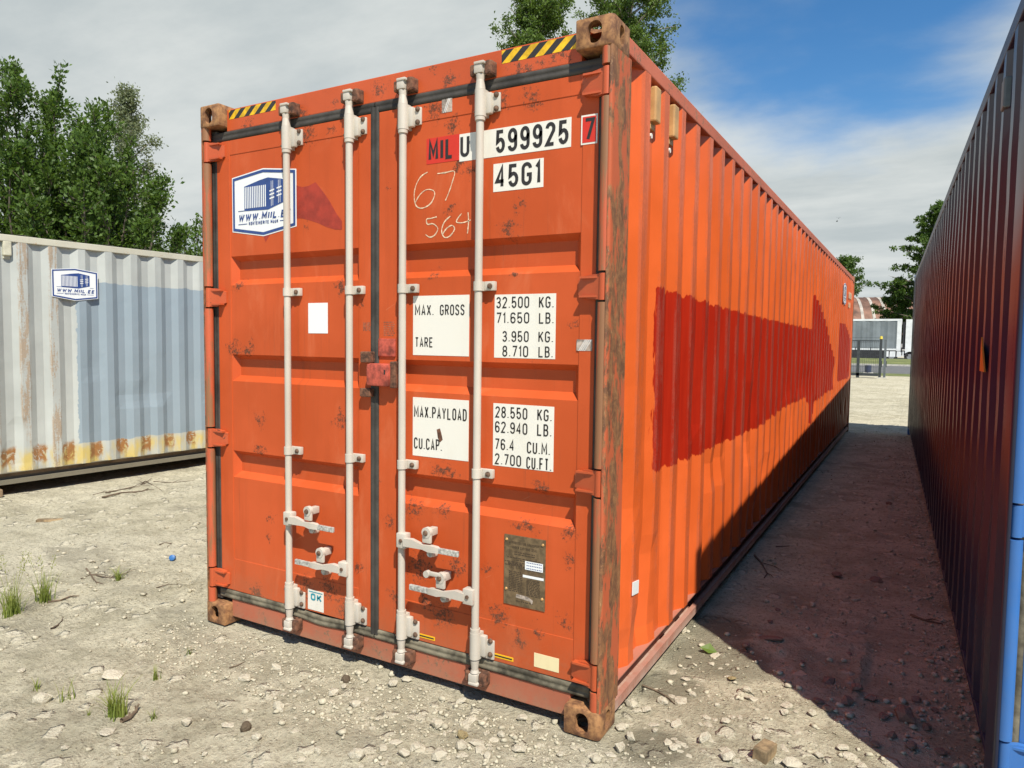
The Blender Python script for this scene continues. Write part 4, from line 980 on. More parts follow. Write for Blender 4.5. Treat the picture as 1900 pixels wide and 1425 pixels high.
put_stone(199, 1353, 38, 'limestone', 'thin flat pale slab with straight edge below the grass tuft', k=7, hs=.35); put_stone(1326, 1217, 34, 'limestone', 'long flat pale stone beside the green leaf', k=3, hs=.4, asp=.5)
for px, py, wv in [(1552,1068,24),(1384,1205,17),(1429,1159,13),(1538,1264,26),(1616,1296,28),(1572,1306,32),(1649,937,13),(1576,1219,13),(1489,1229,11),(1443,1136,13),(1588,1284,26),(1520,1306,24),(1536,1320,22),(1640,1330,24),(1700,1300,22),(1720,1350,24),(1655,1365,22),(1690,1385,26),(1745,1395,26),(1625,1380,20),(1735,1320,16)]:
    put_stone(px, py, wv, 'bounce_tinted_stone', *SHAL)
put_stone(1433, 1193, 64, 'bounce_tinted_stone', 'long flat slab lying in the shaded gap, tinted for red bounce light', k=3, hs=.35, asp=.45, rz=.15); put_stone(1624, 1076, 28, 'bounce_tinted_stone', 'flat stone lying alone midway in the shaded gap, tinted for red bounce light', hs=.6); put_stone(1680, 1334, 52, 'bounce_tinted_stone', 'biggest broken rock in the shaded gap, near the blue container', k=2, asp=.8)
rs = random.Random(77); cnt = 0
while cnt < 175:
    px, py = rs.uniform(420, 1640), rs.uniform(1235, 1423); g_ = gp(px, py)
    if g_.y > -.06 and g_.x < .04: continue
    if rs.random() > (.25+.75*min(1, max(0, (px-560)/500)))*(.4+.6*(py-1235)/190): continue
    if g_.x > .10 and g_.y > .95-.95*(g_.x-.42)-.05: continue
    put_stone(px, py, rs.choice((9, 11, 13, 16, 20, 26, 34)), 'limestone', *SUNL, asp=rs.uniform(.55, .95), hs=rs.uniform(.3, .8)).location.z -= .004; cnt += 1
# loose gravel: far too many to count
def gravel(name, N, region, sizes, mat, dens, seed):
    r_ = np.random.default_rng(seed); protos = []
    for k in range(6):
        me_ = hull_mesh('g', 9, .6, 300+k+seed, mat); me_.calc_loop_triangles()
        protos.append((np.array([v.co[:] for v in me_.vertices]), np.array([t.vertices[:] for t in me_.loop_triangles]))); bpy.data.meshes.remove(me_)
    x = r_.uniform(region[0], region[1], N); y = r_.uniform(region[2], region[3], N)
    keep = r_.random(N) < dens(x, y); x, y = x[keep], y[keep]
    z = ground_h(x, y); s = sizes[0]*(sizes[1]/sizes[0])**(r_.random(len(x))**2.2); a = r_.uniform(0, 6.28, len(x)); V = []; Fc = []; off = 0
    pid = r_.integers(0, 6, len(x)); fl = r_.uniform(.6, 1.1, len(x))
    for k, (pv, pf) in enumerate(protos):
        m_ = pid == k; nn = m_.sum()
        ca, sa = np.cos(a[m_])[:, None], np.sin(a[m_])[:, None]; ss = s[m_][:, None]
        vx = (pv[None, :, 0]*ca-pv[None, :, 1]*sa*.8)*ss+x[m_][:, None]; vy = (pv[None, :, 0]*sa+pv[None, :, 1]*ca*.8)*ss+y[m_][:, None]; vz = pv[None, :, 2]*ss*fl[m_][:, None]+z[m_][:, None]+ss*.13
        V.append(np.stack([vx, vy, vz], -1).reshape(-1, 3)); Fc.append((pf[None]+(np.arange(nn)*len(pv))[:, None, None]).reshape(-1, 3)+off); off += nn*len(pv)
    me = bpy.data.meshes.new(name); fast_mesh(me, np.concatenate(V), np.concatenate(Fc)); me.materials.append(MATS[mat])
    o = bpy.data.objects.new(name, me); COL.objects.link(o); o['kind'] = 'stuff'; return o
def gmat(name, a_, b_):
    mt, n = new_mat(name); o = wpos(n); v = n.noise(o, 38, 3, .5); f = n.noise(o, 240, 3)
    finish(n, n.mix(n.ramp(v, .32, .66), a_, n.mix(n.ramp(f, .4, .6), b_, tuple(x*.8 for x in b_))), .95, 0, f, .4, .004, .2)
gmat('gravel_pale', (.36, .325, .235), (.53, .485, .36)); gmat('gravel_dull', (.22, .19, .125), (.43, .38, .265))
def dn(x, y):
    p = np.stack([x, y], 1); v = vnoise(p*1.3, 61)*.6+vnoise(p*4, 62)*.4
    d = np.clip((v-.36)*1.9, .06, 1)
    d *= np.where(x > -1.4, 1.0, np.where(x > -3.2, .55, .35)); d *= np.where(y > 2.6, .45, 1)
    inside = (x > -2.40) & (x < -.03) & (y > .12); d[inside] = 0
    return d
gravel('gravel', 11000, (-4.6, 1.5, -1.9, 3.2), (.008, .065), 'gravel_pale', dn, 1); gravel('gravel', 15000, (-4.6, 1.5, -1.9, 3.2), (.005, .026), 'gravel_dull', dn, 2)
gravel('gravel', 7000, (-7.5, 1.4, 3.0, 14), (.012, .05), 'gravel_dull', lambda x, y: dn(x, y)*1.2, 3); gravel('gravel', 8000, (.55, 1.42, .3, 12), (.012, .05), 'gravel_pale', lambda x, y: np.clip((x-(1.05-.03*y))/.3, .10, 1), 4)
gravel('gravel', 3500, (-2.6, .3, -.45, .12), (.008, .035), 'gravel_pale', lambda x, y: np.ones_like(x)*.8*(y < .0), 5)

# ------------------------------------------------------------------ weeds, twigs, litter
def leaf_mat(name, c1, c2, tr=.35):
    mt, n = new_mat(name); at = n.n('Attribute', attribute_name='var').outputs['Fac']
    col = n.mix(at, c1, c2)
    d = n.n('BsdfPrincipled', {'Base Color': col, 'Roughness': .55, 'Specular IOR Level': .35}); t = n.n('BsdfTranslucent', {'Color': n.mix(.5, col, (c2[0]*1.5, c2[1]*1.5, c2[2]*.8))})
    mx = n.n('MixShader', {0: tr, 1: d.outputs[0], 2: t.outputs[0]}); n.t.links.new(mx.outputs[0], n.n('OutputMaterial').inputs[0])
leaf_mat('grass_blade', (.13, .19, .03), (.33, .35, .09), .35); leaf_mat('leaf_dark', (.030, .070, .010), (.105, .175, .026)); leaf_mat('leaf_birch', (.040, .085, .012), (.13, .20, .035)); leaf_mat('leaf_silver', (.09, .12, .055), (.22, .25, .14))
plain('bark', (.11, .09, .065), .9, .3, 12, 0, .5); plain('pale_bark', (.26, .24, .19), .9, .25, 9, 0, .4); plain('dry_twig', (.135, .095, .06), .9, .25, 20, 0, .4); plain('old_wood', (.27, .19, .10), .85, .3, 14, 0, .5); plain('blue_cap', (.03, .13, .34), .45, .1, 20)
def set_var(me, arr):
    at = me.attributes.new('var', 'FLOAT', 'POINT'); at.data.foreach_set('value', np.asarray(arr, np.float32))
def tuft(px, py, hpx, nb, spread, label, heads=0):
    p = gp(px, py, 0); dpt = (p-CAM).dot(_f); H_ = 1.3*hpx*dpt/FPX; r_ = random.Random(px*7+py)
    V, Fc, var = [], [], []
    for b in range(nb):
        a_ = r_.uniform(0, 6.283); l = H_*r_.uniform(.45, 1.05); lean = r_.uniform(.1, spread); wd = r_.uniform(.0019, .0038)
        bx_, by_ = r_.gauss(0, H_*.10), r_.gauss(0, H_*.10); d = Vector((math.cos(a_), math.sin(a_), 0)); sd_ = Vector((-d.y, d.x, 0)); base = len(V); vv_ = r_.random()
        for k in range(5):
            t = k/4; c = Vector((bx_, by_, 0))+d*(l*lean*t*t)+Vector((0, 0, l*(t-.25*lean*t*t)))
            wk = wd*(1-t*.92); V += [tuple(c+sd_*wk), tuple(c-sd_*wk)]; var += [vv_*(.4+.6*t)]*2
        Fc += [(base+2*k, base+2*k+1, base+2*k+3, base+2*k+2) for k in range(4)]
    o = mk('grass_tuft', V, Fc, 'grass_blade'); set_var(o.data, var); o.location = (p.x, p.y, gz(p.x, p.y)-.006)
    if heads:
        hb = MB()
        for k in range(heads):
            a_ = r_.uniform(0, 6.28); top = Vector((math.cos(a_)*H_*.35, math.sin(a_)*H_*.35, H_*r_.uniform(1.3, 1.7)))
            hb.tube([(0, 0, 0), tuple(top*.5+Vector((0, 0, H_*.08))), tuple(top)], [.0012, .001, .0006], 5)
            for q in range(14):
                c = top*(.72+.28*q/13)+Vector((r_.gauss(0, .008), r_.gauss(0, .008), 0)); hb.cyl(c, c+Vector((r_.gauss(0, .006), r_.gauss(0, .006), .010)), .0022, .0006, n=5)
        h = hb.build('seed_head', 'grass_blade', o); set_var(h.data, [.8]*len(h.data.vertices))
    return tag(o, label, 'grass tuft')
tuft(22, 1140, 58, 110, .8, 'large green grass tuft with seed heads farthest from the orange container', 4); tuft(80, 1116, 48, 90, .7, 'green grass tuft with tall seed heads beside a dry twig', 3); tuft(215, 1324, 56, 120, .75, 'spiky green grass tuft next to a curled brown root'); tuft(220, 1074, 24, 50, 1.2, 'low green grass clump among dry stems')
tuft(125, 1293, 34, 16, .5, 'thin upright grass sprig beside the large hollow stone'); tuft(288, 1258, 26, 26, .7, 'small grass sprig by the broad flat slab'); tuft(70, 1275, 20, 12, .8, 'tiny grass sprig above the large hollow stone'); tuft(285, 1328, 22, 14, .8, 'tiny grass sprig right of the spiky tuft'); tuft(352, 1208, 16, 12, .8, 'tiny grass sprig before the rusty left corner casting'); tuft(165, 1322, 14, 9, .8, 'tiny grass sprig left of the spiky tuft')
def twig(pts, r, label, name='dry_twig', mat='dry_twig', side=True):
    P3 = []
    for i, q in enumerate(pts):
        p = gp(q[0], q[1], 0); P3.append(Vector((p.x, p.y, gz(p.x, p.y)+r*.9+(q[2] if len(q) > 2 else 0))))
    c = P3[0].copy(); mb = MB(); mb.tube([p-c for p in P3], [r*(1-.6*k/(len(P3)-1)) for k in range(len(P3))], 6)
    if side:
        for k in range(1, len(P3)-1):
            d = (P3[k+1]-P3[k]); s_ = Vector((-d.y, d.x, 0)).normalized()*random.choice((-1, 1))*d.length*.5
            mb.tube([P3[k]-c, P3[k]-c+d*.4+s_*.6+Vector((0, 0, .008)), P3[k]-c+d*.7+s_], [r*.5, r*.35, r*.15], 5)
    o = mb.build(name, mat); o.location = c; return tag(o, label, 'twig')
twig([(190, 924), (225, 917), (262, 912), (275, 906)], .010, 'thickest dry branch lying before the grey container'); twig([(196, 916), (240, 905), (268, 897), (282, 888)], .007, 'dry forked branch behind the thickest branch'); twig([(262, 900), (270, 893), (300, 908)], .006, 'short bent dry branch beside the forked branch'); twig([(285, 893), (320, 896), (360, 890)], .005, 'thin long dry stem reaching toward the orange container')
twig([(172, 918), (190, 914), (207, 911)], .004, 'thin dry stem at the left end of the branch pile'); twig([(95, 1166), (107, 1158), (115, 1150), (117, 1142)], .006, 'short curved dry twig alone on the dust', side=False); twig([(88, 1117), (112, 1114), (130, 1110), (147, 1107)], .007, 'dry twig lying at the foot of the seed-head grass')
twig([(150, 1072), (168, 1066), (205, 1071), (235, 1066), (242, 1057)], .005, 'long dry stem running through the low grass clump'); twig([(160, 1056), (168, 1066), (178, 1080), (192, 1082)], .006, 'crooked dry stem beside the low grass clump'); twig([(426, 1237), (440, 1231), (454, 1224)], .004, 'straight thin twig leaning on pale stones near the sill', side=False)
twig([(225, 1335), (240, 1327), (252, 1318), (258, 1314, .02)], .011, 'curled brown root beside the spiky grass tuft', side=True); twig([(296, 1011), (306, 1008), (318, 1010), (310, 1014)], .006, 'small loop of dry stem near the blue cap', side=False); twig([(1192, 1272), (1215, 1281), (1236, 1292), (1252, 1308)], .006, 'dark brown twig beside the orange container corner'); twig([(1400, 1030), (1412, 1042), (1424, 1062), (1418, 1070)], .008, 'crooked twig in the shaded gap near the orange wall')
twig([(1690, 1140), (1715, 1150), (1750, 1158)], .010, 'clump of dark weed stems in the shaded gap'); twig([(1440, 1014), (1465, 1012)], .006, 'short straight stick in the shaded gap', side=False); twig([(290, 1090), (312, 1085), (330, 1086)], .0035, 'hair-thin dry stem on the dust before the left casting', side=False)
p = gp(1418, 1402); wb = MB().box(-.055, .055, -.028, .028, -.01, .050, bev=.006).build('wood_offcut', 'old_wood'); wb.location = (p.x, p.y, gz(p.x, p.y)); wb.rotation_euler = (.05, .08, 1.35); tag(wb, 'short brown timber offcut on the sunlit gravel', 'wood block')
p = gp(92, 965); wb = MB().box(-.10, .10, -.03, .03, -.01, .022, bev=.006).build('wood_offcut', 'old_wood'); wb.location = (p.x, p.y, gz(p.x, p.y)); wb.rotation_euler = (0, .03, .75); tag(wb, 'weathered flat wood piece on the dust near the grey container', 'wood piece')
p = gp(321, 1037); cp = MB().cyl((0, 0, 0), (0, 0, .022), .022, .021, n=20); cp.cyl((0, 0, .022), (0, 0, .024), .021, .017, n=20); cp = shade_auto(cp.build('bottle_cap', 'blue_cap')); cp.location = (p.x, p.y, gz(p.x, p.y)+.015); cp.rotation_euler = (1.2, 0, .6); tag(cp, 'small blue plastic bottle cap on the dust', 'bottle cap')
p = gp(1313, 1209); lv = mk('fallen_leaf', [(-.03, 0, 0), (0, -.022, .012), (.035, 0, .004), (.002, .02, .016), (0, 0, .006)], [(0, 1, 4), (1, 2, 4), (2, 3, 4), (3, 0, 4)], 'leaf_birch'); set_var(lv.data, [1]*5); lv.location = (p.x, p.y, gz(p.x, p.y)+.012); lv.rotation_euler = (.5, .3, .4); lv.scale = (1.5,)*3; tag(lv, 'bright green fallen leaf at the shadow edge', 'leaf')

# ------------------------------------------------------------------ trees
def leaves(name, P, D, size, mat, parent, seed, var=None, asp=.55):
    """P (N,3) positions; D (N,3) outward directions"""
    r_ = np.random.default_rng(seed); N = len(P)
    a = D+r_.normal(0, .7, (N, 3)); a /= np.linalg.norm(a, axis=1)[:, None]
    b = np.cross(a, r_.normal(0, 1, (N, 3))); b /= np.linalg.norm(b, axis=1)[:, None]+1e-9
    c = np.cross(a, b)
    s = (size*r_.uniform(.6, 1.25, N))[:, None]
    V = np.stack([P, P+a*s*.5+b*s*asp*.5+c*s*.08, P+a*s, P+a*s*.5-b*s*asp*.5+c*s*.08], 1).reshape(-1, 3)
    me = bpy.data.meshes.new(name); fast_mesh(me, V, np.arange(4*N).reshape(N, 4)); me.materials.append(MATS[mat])
    v = r_.random(N)*.7+(.3*r_.random(N) if var is None else var*.3); set_var(me, np.repeat(v, 4))
    o = bpy.data.objects.new(name, me); COL.objects.link(o); o.parent = parent; return o
def shoot_tree(px, depth, H_, Rr, nst, nleaf, lsize, label, cat, seed, mat='leaf_dark', z_lo=.12, name='leafy_tree', bark='bark', group=None):
    """many upright stems fanning out, leaves all along the side shoots"""
    d = ray(px, 640); base = CAM+d*depth; root = empty(name, (base.x, base.y, -.01)); r_ = random.Random(seed); rn = np.random.default_rng(seed)
    mb = MB(); P = []; Dr = []
    for s in range(nst):
        a_ = s*2.39996+r_.uniform(-.3, .3); rad = Rr*math.sqrt((s+.5)/nst); top = H_*(1-.42*(rad/Rr)**2)*r_.uniform(.86, 1.0)
        tip = Vector((math.cos(a_)*rad, math.sin(a_)*rad, top)); pts = []
        for k in range(9):
            t = k/8; pts.append(Vector((tip.x*t**.75+r_.gauss(0, .05), tip.y*t**.75+r_.gauss(0, .05), top*t)))
        mb.tube(pts, [.045*(1-t/9)+.006 for t in range(9)], 6)
        for k in range(26):
            t = z_lo+(1-z_lo)*r_.random()**.8; i = min(int(t*8), 7); f = t*8-i; c = pts[i].lerp(pts[i+1], f)
            b_ = r_.uniform(0, 6.283); l = r_.uniform(.35, .95)*(1.1-.75*t)*Rr*.36+.12
            e = c+Vector((math.cos(b_)*l, math.sin(b_)*l, l*r_.uniform(.35, 1.0))); mb.tube([c, c.lerp(e, .5)+Vector((0, 0, -.03)), e], [.012, .008, .003], 4)
            nl = max(2, int(nleaf/(nst*26)))
            tt = rn.random(nl); q = np.array(c)[None]*(1-tt)[:, None]+np.array(e)[None]*tt[:, None]+rn.normal(0, .085, (nl, 3)); P.append(q)
            dd = q-np.array(c)[None]; dd[:, 2] += .25; Dr.append(dd/(np.linalg.norm(dd, axis=1)[:, None]+1e-6))
        nl = int(nleaf/(nst*26))*3; tt = .8+.2*rn.random(nl); q = np.array([pts[7].lerp(pts[8], float((x-.8)*5)) for x in tt])+rn.normal(0, .05, (nl, 3)); P.append(q); dd = rn.normal(0, .5, (nl, 3)); dd[:, 2] += .8; Dr.append(dd/np.linalg.norm(dd, axis=1)[:, None])
    mb.build('trunk', bark, root, True); leaves('crown', np.concatenate(P), np.concatenate(Dr), lsize, mat, root, seed)
    return tag(root, label, cat, group)
def birch(px, depth, H_, Rr, nbr, nleaf, lsize, label, seed, mat='leaf_birch', lo=.25, power=.7, name='birch_tree', droop=.5, bark='pale_bark'):
    """single trunk, rising limbs, hanging twigs set with small leaves"""
    d = ray(px, 640); base = CAM+d*depth; root = empty(name, (base.x, base.y, -.01)); r_ = random.Random(seed); rn = np.random.default_rng(seed)
    mb = MB(); P = []; Dr = []
    tk = [Vector((r_.gauss(0, .04)*k*.4, r_.gauss(0, .04)*k*.4, H_*k/10)) for k in range(11)]; mb.tube(tk, [.014*H_*(1-k/10.6)*.9+.01 for k in range(11)], 8)
    ntw = 7; per = max(2, int(nleaf/(nbr*ntw)))
    for s in range(nbr):
        t = lo+(1-lo)*((s+r_.random())/nbr); i = min(int(t*10), 9); c = tk[i].lerp(tk[i+1], t*10-i); a_ = s*2.39996+r_.uniform(-.5, .5)
        l = Rr*max(.06, (1-((t-lo)/(1-lo)))**power)*r_.uniform(.72, 1.12); e = c+Vector((math.cos(a_)*l, math.sin(a_)*l, l*r_.uniform(.25, .85)+.15)); mid_ = c.lerp(e, .55)+Vector((0, 0, l*.12))
        mb.tube([c, mid_, e], [.02*l+.012, .012*l+.008, .004], 5)
        for q_ in range(ntw):
            f = .22+.78*r_.random(); b0 = c.lerp(mid_, f/.55) if f < .55 else mid_.lerp(e, (f-.55)/.45)
            tl = r_.uniform(.25, .75)*(.35+.3*Rr*.5); b_ = r_.uniform(0, 6.283)
            b1 = b0+Vector((math.cos(b_)*tl*.7, math.sin(b_)*tl*.7, tl*r_.uniform(-droop, .35))); mb.tube([b0, b0.lerp(b1, .5)+Vector((0, 0, .05)), b1], [.007, .005, .002], 4)
            tt = rn.random(per); q = np.array(b0)[None]*(1-tt)[:, None]+np.array(b1)[None]*tt[:, None]+rn.normal(0, .10, (per, 3)); P.append(q); dd = rn.normal(0, .6, (per, 3))+(np.array(b1-b0)/max(tl, .1))[None]*.5; dd[:, 2] -= .15; Dr.append(dd/np.linalg.norm(dd, axis=1)[:, None])
    mb.build('trunk', bark, root, True); leaves('crown', np.concatenate(P), np.concatenate(Dr), lsize, mat, root, seed)
    return tag(root, label, 'tree')
shoot_tree(40, 17, 8.5, 2.5, 34, 52000, .11, 'tall dense green tree with upright shoots behind the grey container', 'tree', 3)
shoot_tree(190, 16.5, 7.1, 1.75, 26, 34000, .105, 'rounded green tree beside the tallest one behind the grey container', 'tree', 5)
birch(246, 21, 8.6, 1.1, 46, 16000, .09, 'thin silvery-leaved tree rising behind the rounded green tree', 8, 'leaf_silver', .25, .45, 'willow_tree')
shoot_tree(318, 19, 4.9, .75, 9, 4200, .10, 'small sparse green tree beyond the grey container roof', 'tree', 9); shoot_tree(372, 19, 5.2, .8, 10, 5200, .10, 'small dense green tree half hidden by the orange container', 'tree', 10); shoot_tree(255, 18, 4.6, 1.2, 12, 7000, .10, 'low leafy bush below the silvery-leaved tree', 'bush', 12)
birch(985, 24, 14.2, 2.55, 130, 85000, .10, 'birch tree rising behind the orange roof near the doors', 21, power=.62); birch(1160, 25, 17.2, 2.75, 150, 100000, .10, 'taller birch tree behind the corner casting of the orange container', 22, power=.60)
birch(1735, 82, 17.5, 6.5, 110, 34000, .30, 'large dark tree standing behind the blue container by the hangar', 31, 'leaf_dark', .12, .6, 'broadleaf_tree', .3, 'bark'); birch(1662, 86, 8.6, 3.6, 60, 14000, .28, 'low rounded tree in front of the rusty hangar', 32, 'leaf_dark', .1, .5, 'broadleaf_tree', .3, 'bark'); birch(1566, 58, 8.4, 2.0, 30, 6500, .18, 'small tree peeping past the far end of the orange roof', 33, 'leaf_dark', .62, .5, 'broadleaf_tree', .3, 'bark')

# ------------------------------------------------------------------ far things seen through the gap
FY = 77.0
def fx(px, y=FY): return on(px, 640, 1, y).x
def fz(px, py, y=FY): return on(px, py, 1, y).z
plain('curtain_grey', (.19, .215, .225), .6, .12, .6, 0, .1); plain('truck_white', (.74, .75, .74), .45, .06, 2, 0, 0); plain('chassis_dark', (.022, .022, .024), .7, .2, 3, 0, 0); plain('tyre', (.02, .02, .02), .9, .1, 5, 0, 0); plain('rim', (.32, .32, .32), .5, .1, 5, .5, 0); plain('cab_glass', (.03, .04, .05), .15, .1, 3, 0, 0)
tx0, txf = fx(1470), fx(1671.5); truck = empty('lorry', ((tx0+txf)/2, FY+1.25, .014)); tag(truck, 'white lorry with a dark grey curtain-sided trailer parked beyond the fence', 'lorry')
ox, oy = truck.location.x, truck.location.y
def tb(name, x0, x1, y0, y1, z0, z1, mat, par=truck, bev=0): return MB().box(x0-ox, x1-ox, y0-oy, y1-oy, z0, z1, bev=bev).build(name, mat, par)
zt = fz(1640, 592); trl = tb('trailer_box', tx0, txf-.35, FY+.04, FY+2.5, 1.22, zt-.06, 'truck_white')
cu = MB(); N = 60; xs = np.linspace(tx0+.15, txf-.40, N)
for k in range(N-1):
    w0, w1 = (.018*math.sin(k*.9)+.01*math.sin(k*2.3)), (.018*math.sin((k+1)*.9)+.01*math.sin((k+1)*2.3))
    cu.add([(xs[k]-ox, FY-.005+w0-oy, 1.28), (xs[k+1]-ox, FY-.005+w1-oy, 1.28), (xs[k+1]-ox, FY-.005+w1-oy, zt-.22), (xs[k]-ox, FY-.005+w0-oy, zt-.22)], [(0, 1, 2, 3)])
cu.build('curtain', 'curtain_grey', trl); tb('roof_rail', tx0, txf, FY-.03, FY+2.5, zt-.20, zt, 'truck_white', trl); tb('front_pillar', txf-.38, txf, FY-.02, FY+2.5, 1.05, zt-.2, 'truck_white', trl); tb('side_rail', tx0, txf-.4, FY-.02, FY+.1, 1.10, 1.26, 'truck_white', trl)
tb('chassis', tx0, txf+.5, FY+.5, FY+2.0, .62, 1.09, 'chassis_dark'); tb('underside_shade', tx0, fx(1641), FY-.02, FY+.0, .30, 1.09, 'chassis_dark')  # dark panel before the wheels stands in for shade under the trailer
for k in range(9): tb('curtain_buckle', tx0+.6+k*1.35, tx0+.68+k*1.35, FY-.04, FY, .98, 1.35, 'chassis_dark', trl)
for pxw in (1618, 1594, 1570, 1655, 1689):
    x = fx(pxw)
    for side in (FY+.02, FY+2.2):
        wm = MB(); wm.cyl((x-ox, side-oy, .50), (x-ox, side+.32-oy, .50), .50, n=24); wo = shade_auto(wm.build('wheel', 'tyre', truck)); MB().cyl((x-ox, side-.012-oy, .50), (x-ox, side+.02-oy, .50), .27, n=18).build('rim', 'rim', wo)
mg = MB(); x = fx(1618)
for k in range(12):
    a0, a1 = math.pi*k/12, math.pi*(k+1)/12; mg.add([(x-ox+.58*math.cos(q), yy_-oy, .52+.58*math.sin(q)) for q in (a0, a1) for yy_ in (FY, FY+.4)], [(0, 1, 3, 2)])
mg.build('mudguard', 'rim', truck)
for a_, b_ in ((1645.5, 1649.5), (1651.5, 1662), (1664.5, 1673), (1675, 1677.5)): tb('side_fairing', fx(a_), fx(b_), FY+.0, FY+.5, .46, 1.0, 'truck_white')
tb('tail_lamp_plate', fx(1583), fx(1586.5), FY+.1, FY+.14, .62, 1.0, 'truck_white')
cab0, cab1 = fx(1679.5), fx(1679.5)+2.25
cb = MB(); zc = zt-.05
pr = [(cab0, .55), (cab1-.1, .55), (cab1, .9), (cab1, 2.0), (cab1-.25, 3.1), (cab1-.8, zc), (cab0, zc)]
n_ = len(pr); cb.add([(x-ox, FY+.02-oy, z) for x, z in pr]+[(x-ox, FY+2.48-oy, z) for x, z in pr], [tuple(range(n_)), tuple(range(2*n_-1, n_-1, -1))]+[(k+n_, (k+1) % n_+n_, (k+1) % n_, k) for k in range(n_)])
cab = cb.build('cab', 'truck_white', truck); tb('side_window', cab1-1.15, cab1-.35, FY, FY+.02, 1.95, 2.75, 'cab_glass', cab); tb('door_panel', cab1-1.25, cab1-.2, FY-.005, FY+.02, .95, 1.85, 'truck_white', cab); tb('grille', fx(1680), fx(1686), FY-.01, FY+.02, .55, .85, 'chassis_dark', cab); tb('cab_gap_shade', txf+.12, cab0, FY+.12, FY+2.3, 1.2, zc-.25, 'chassis_dark', truck)  # last: dark block standing in for the shaded gap behind the cab
# hangar with a rusty barrel roof
plain('hangar_rust', (.19, .10, .065), .8, .3, .5, 0, .1); plain('hangar_pale', (.36, .325, .275), .7, .2, .8, 0, .1); plain('hangar_wall', (.45, .45, .44), .8, .15, .5)
hx, hy = fx(1640, 118), 118.0; hr = empty('hangar', (hx, hy+8, 0), R(14)); tag(hr, 'long hangar with a rusty striped barrel roof behind the lorry', 'hangar')
ztop = on(1630, 552, 1, 126).z; Rh, zb = 9.0, ztop-9.0*.86
def arcpts(r): return [(-(r)*math.cos(a_), zb+r*.86*math.sin(a_)) for a_ in np.linspace(.06, math.pi-.06, 25)]
xx = -22.0; k = 0
while xx < 22:
    wd = 1.15 if k % 2 == 0 else .42; r = Rh if k % 2 == 0 else Rh+.05; ap = arcpts(r); mb = MB()
    for (y0, z0), (y1, z1) in zip(ap, ap[1:]): mb.add([(xx, y0, z0), (xx+wd, y0, z0), (xx+wd, y1, z1), (xx, y1, z1)], [(0, 1, 2, 3)])
    mb.build('roof_sheet' if k % 2 == 0 else 'roof_rib', 'hangar_rust' if k % 2 == 0 else 'hangar_pale', hr); xx += wd; k += 1
MB().box(-22, 22, -Rh+.05, Rh-.05, 0, zb+.5).build('wall', 'hangar_wall', hr)
ew = MB(); ap = arcpts(Rh-.05)
for X in (-21.95, 21.95): ew.add([(X, y, z) for y, z in ap], [tuple(range(len(ap)))])
ew.build('end_wall', 'hangar_wall', hr)
# steel mesh fence with gate posts
plain('fence_dark', (.035, .042, .045), .5, .15, 6, 0, 0); plain('post_grey', (.11, .125, .13), .5, .1, 6, 0, 0); plain('lamp_yellow', (.62, .48, .05), .5, .1, 5, 0, 0); plain('blue_drum', (.025, .035, .075), .5, .1, 5, 0, 0)
fy = gp(1634, 702).y; fnc = empty('mesh_fence', (fx(1600, fy), fy, 0)); tag(fnc, 'dark steel mesh fence panel beyond the gap between containers', 'fence'); ox, oy = fnc.location.x, fnc.location.y
fh = fz(1600, 631, fy)
for pxp in (1593.5, 1553): x = fx(pxp, fy); MB().box(x-.07-ox, x+.07-ox, -.04, .04, -.02, fh).build('post', 'fence_dark', fnc)
x0, x1 = fx(1530, fy), fx(1631.5, fy)
MB().box(x0-ox, x1-ox, -.025, .025, fh-.06, fh-.005).build('top_rail', 'fence_dark', fnc); MB().box(x0-ox, x1-ox, -.04, .04, .10, .24).build('bottom_rail', 'fence_dark', fnc)
wm = MB(); x = x0
while x < x1: wm.box(x-ox, x+.010-ox, -.005, .005, .2, fh-.04); x += .08
for q in range(8): z = .3+q*.24; wm.box(x0-ox, x1-ox, -.008, -.004, z, z+.010)
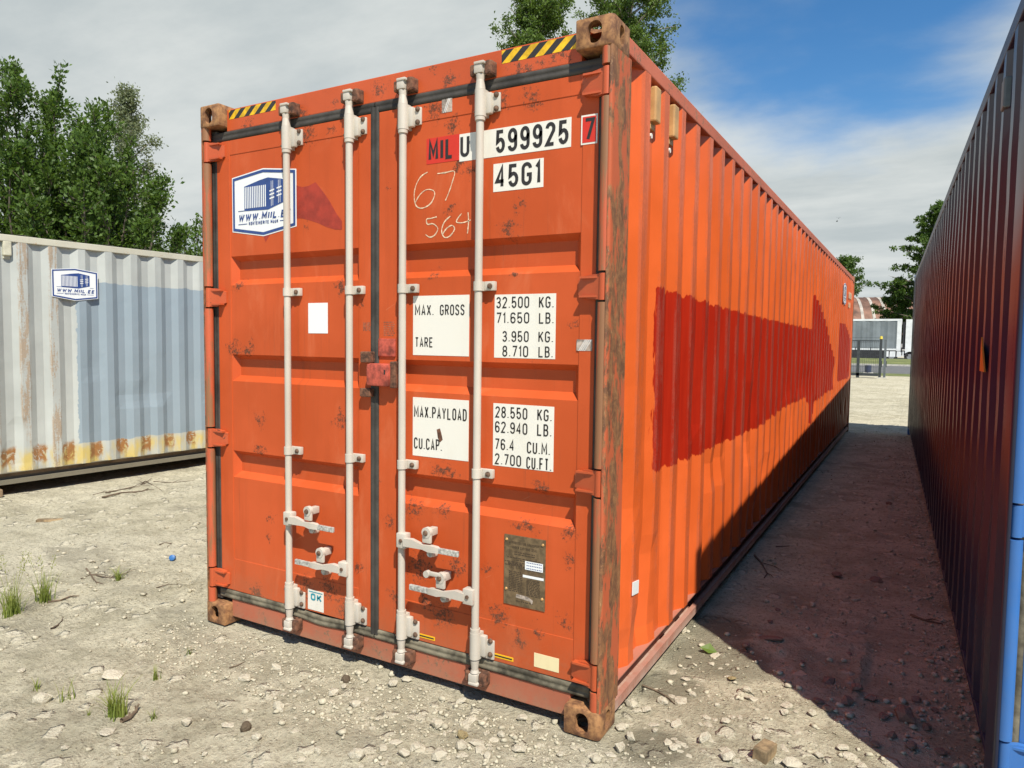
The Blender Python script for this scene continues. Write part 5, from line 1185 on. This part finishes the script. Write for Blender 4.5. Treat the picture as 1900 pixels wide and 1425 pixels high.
wi = wm.build('wire_infill', 'fence_dark', fnc); wi['kind'] = 'stuff'
def gpost(pxa, pxb, ptop, mat, label, cap=None):
    xa, xb = fx(pxa, fy), fx(pxb, fy); r = empty('gate_post', ((xa+xb)/2, fy, 0)); w2 = (xb-xa)/2; h = fz((pxa+pxb)/2, ptop, fy)
    MB().box(-w2, w2, -w2, w2, -.02, h, bev=.008).build('post', mat, r); MB().box(-w2-.06, w2+.06, -w2-.06, w2+.06, -.02, .05).build('base_plate', 'concrete_kerb', r)
    MB().box(w2-.004, w2+.03, -.03, .03, .55, .85).build('hinge_lug', 'fence_dark', r)
    if cap: MB().cyl((0, 0, h), (0, 0, h+.14), .075, .05, n=12).build('warning_lamp', cap, r)
    tag(r, label, 'gate post')
gpost(1632, 1637, 629, 'fence_dark', 'dark gate post with a small yellow lamp on top', 'lamp_yellow'); gpost(1641, 1645.5, 630, 'post_grey', 'grey gate post standing next to the yellow-lamp post')
p = gp(1610, 697); dr = empty('drum', (p.x, p.y, 0)); tag(dr, 'dark blue drum on a pale block at the foot of the fence', 'drum'); shade_auto(MB().cyl((0, 0, .16), (0, 0, .55), .15, .15, n=18).build('body', 'blue_drum', dr)); MB().box(-.22, .26, -.15, .15, -.02, .17, bev=.03).build('base', 'concrete_kerb', dr)
# two birds far off
for i, (px, py) in enumerate(((1553, 411), (1556, 405))):
    c = CAM+ray(px, py)*70; mb = MB(); mb.cyl((-.09, 0, 0), (.0, 0, 0), .008, .030, n=8); mb.cyl((0, 0, 0), (.10, 0, .01), .030, .010, n=8)
    mb.add([(.03, 0, .02), (-.05, 0, .02), (-.06, -.20, .09), (.0, -.20, .09)], [(0, 1, 2, 3)]); mb.add([(.03, 0, .02), (-.05, 0, .02), (-.06, .20, .09), (.0, .20, .09)], [(3, 2, 1, 0)])
    o = mb.build('bird', 'chassis_dark'); o.location = c; o.rotation_euler = (0, 0, i*1.1+.4); tag(o, 'tiny dark bird flying in the cloudy sky', 'bird', 'birds in the sky')
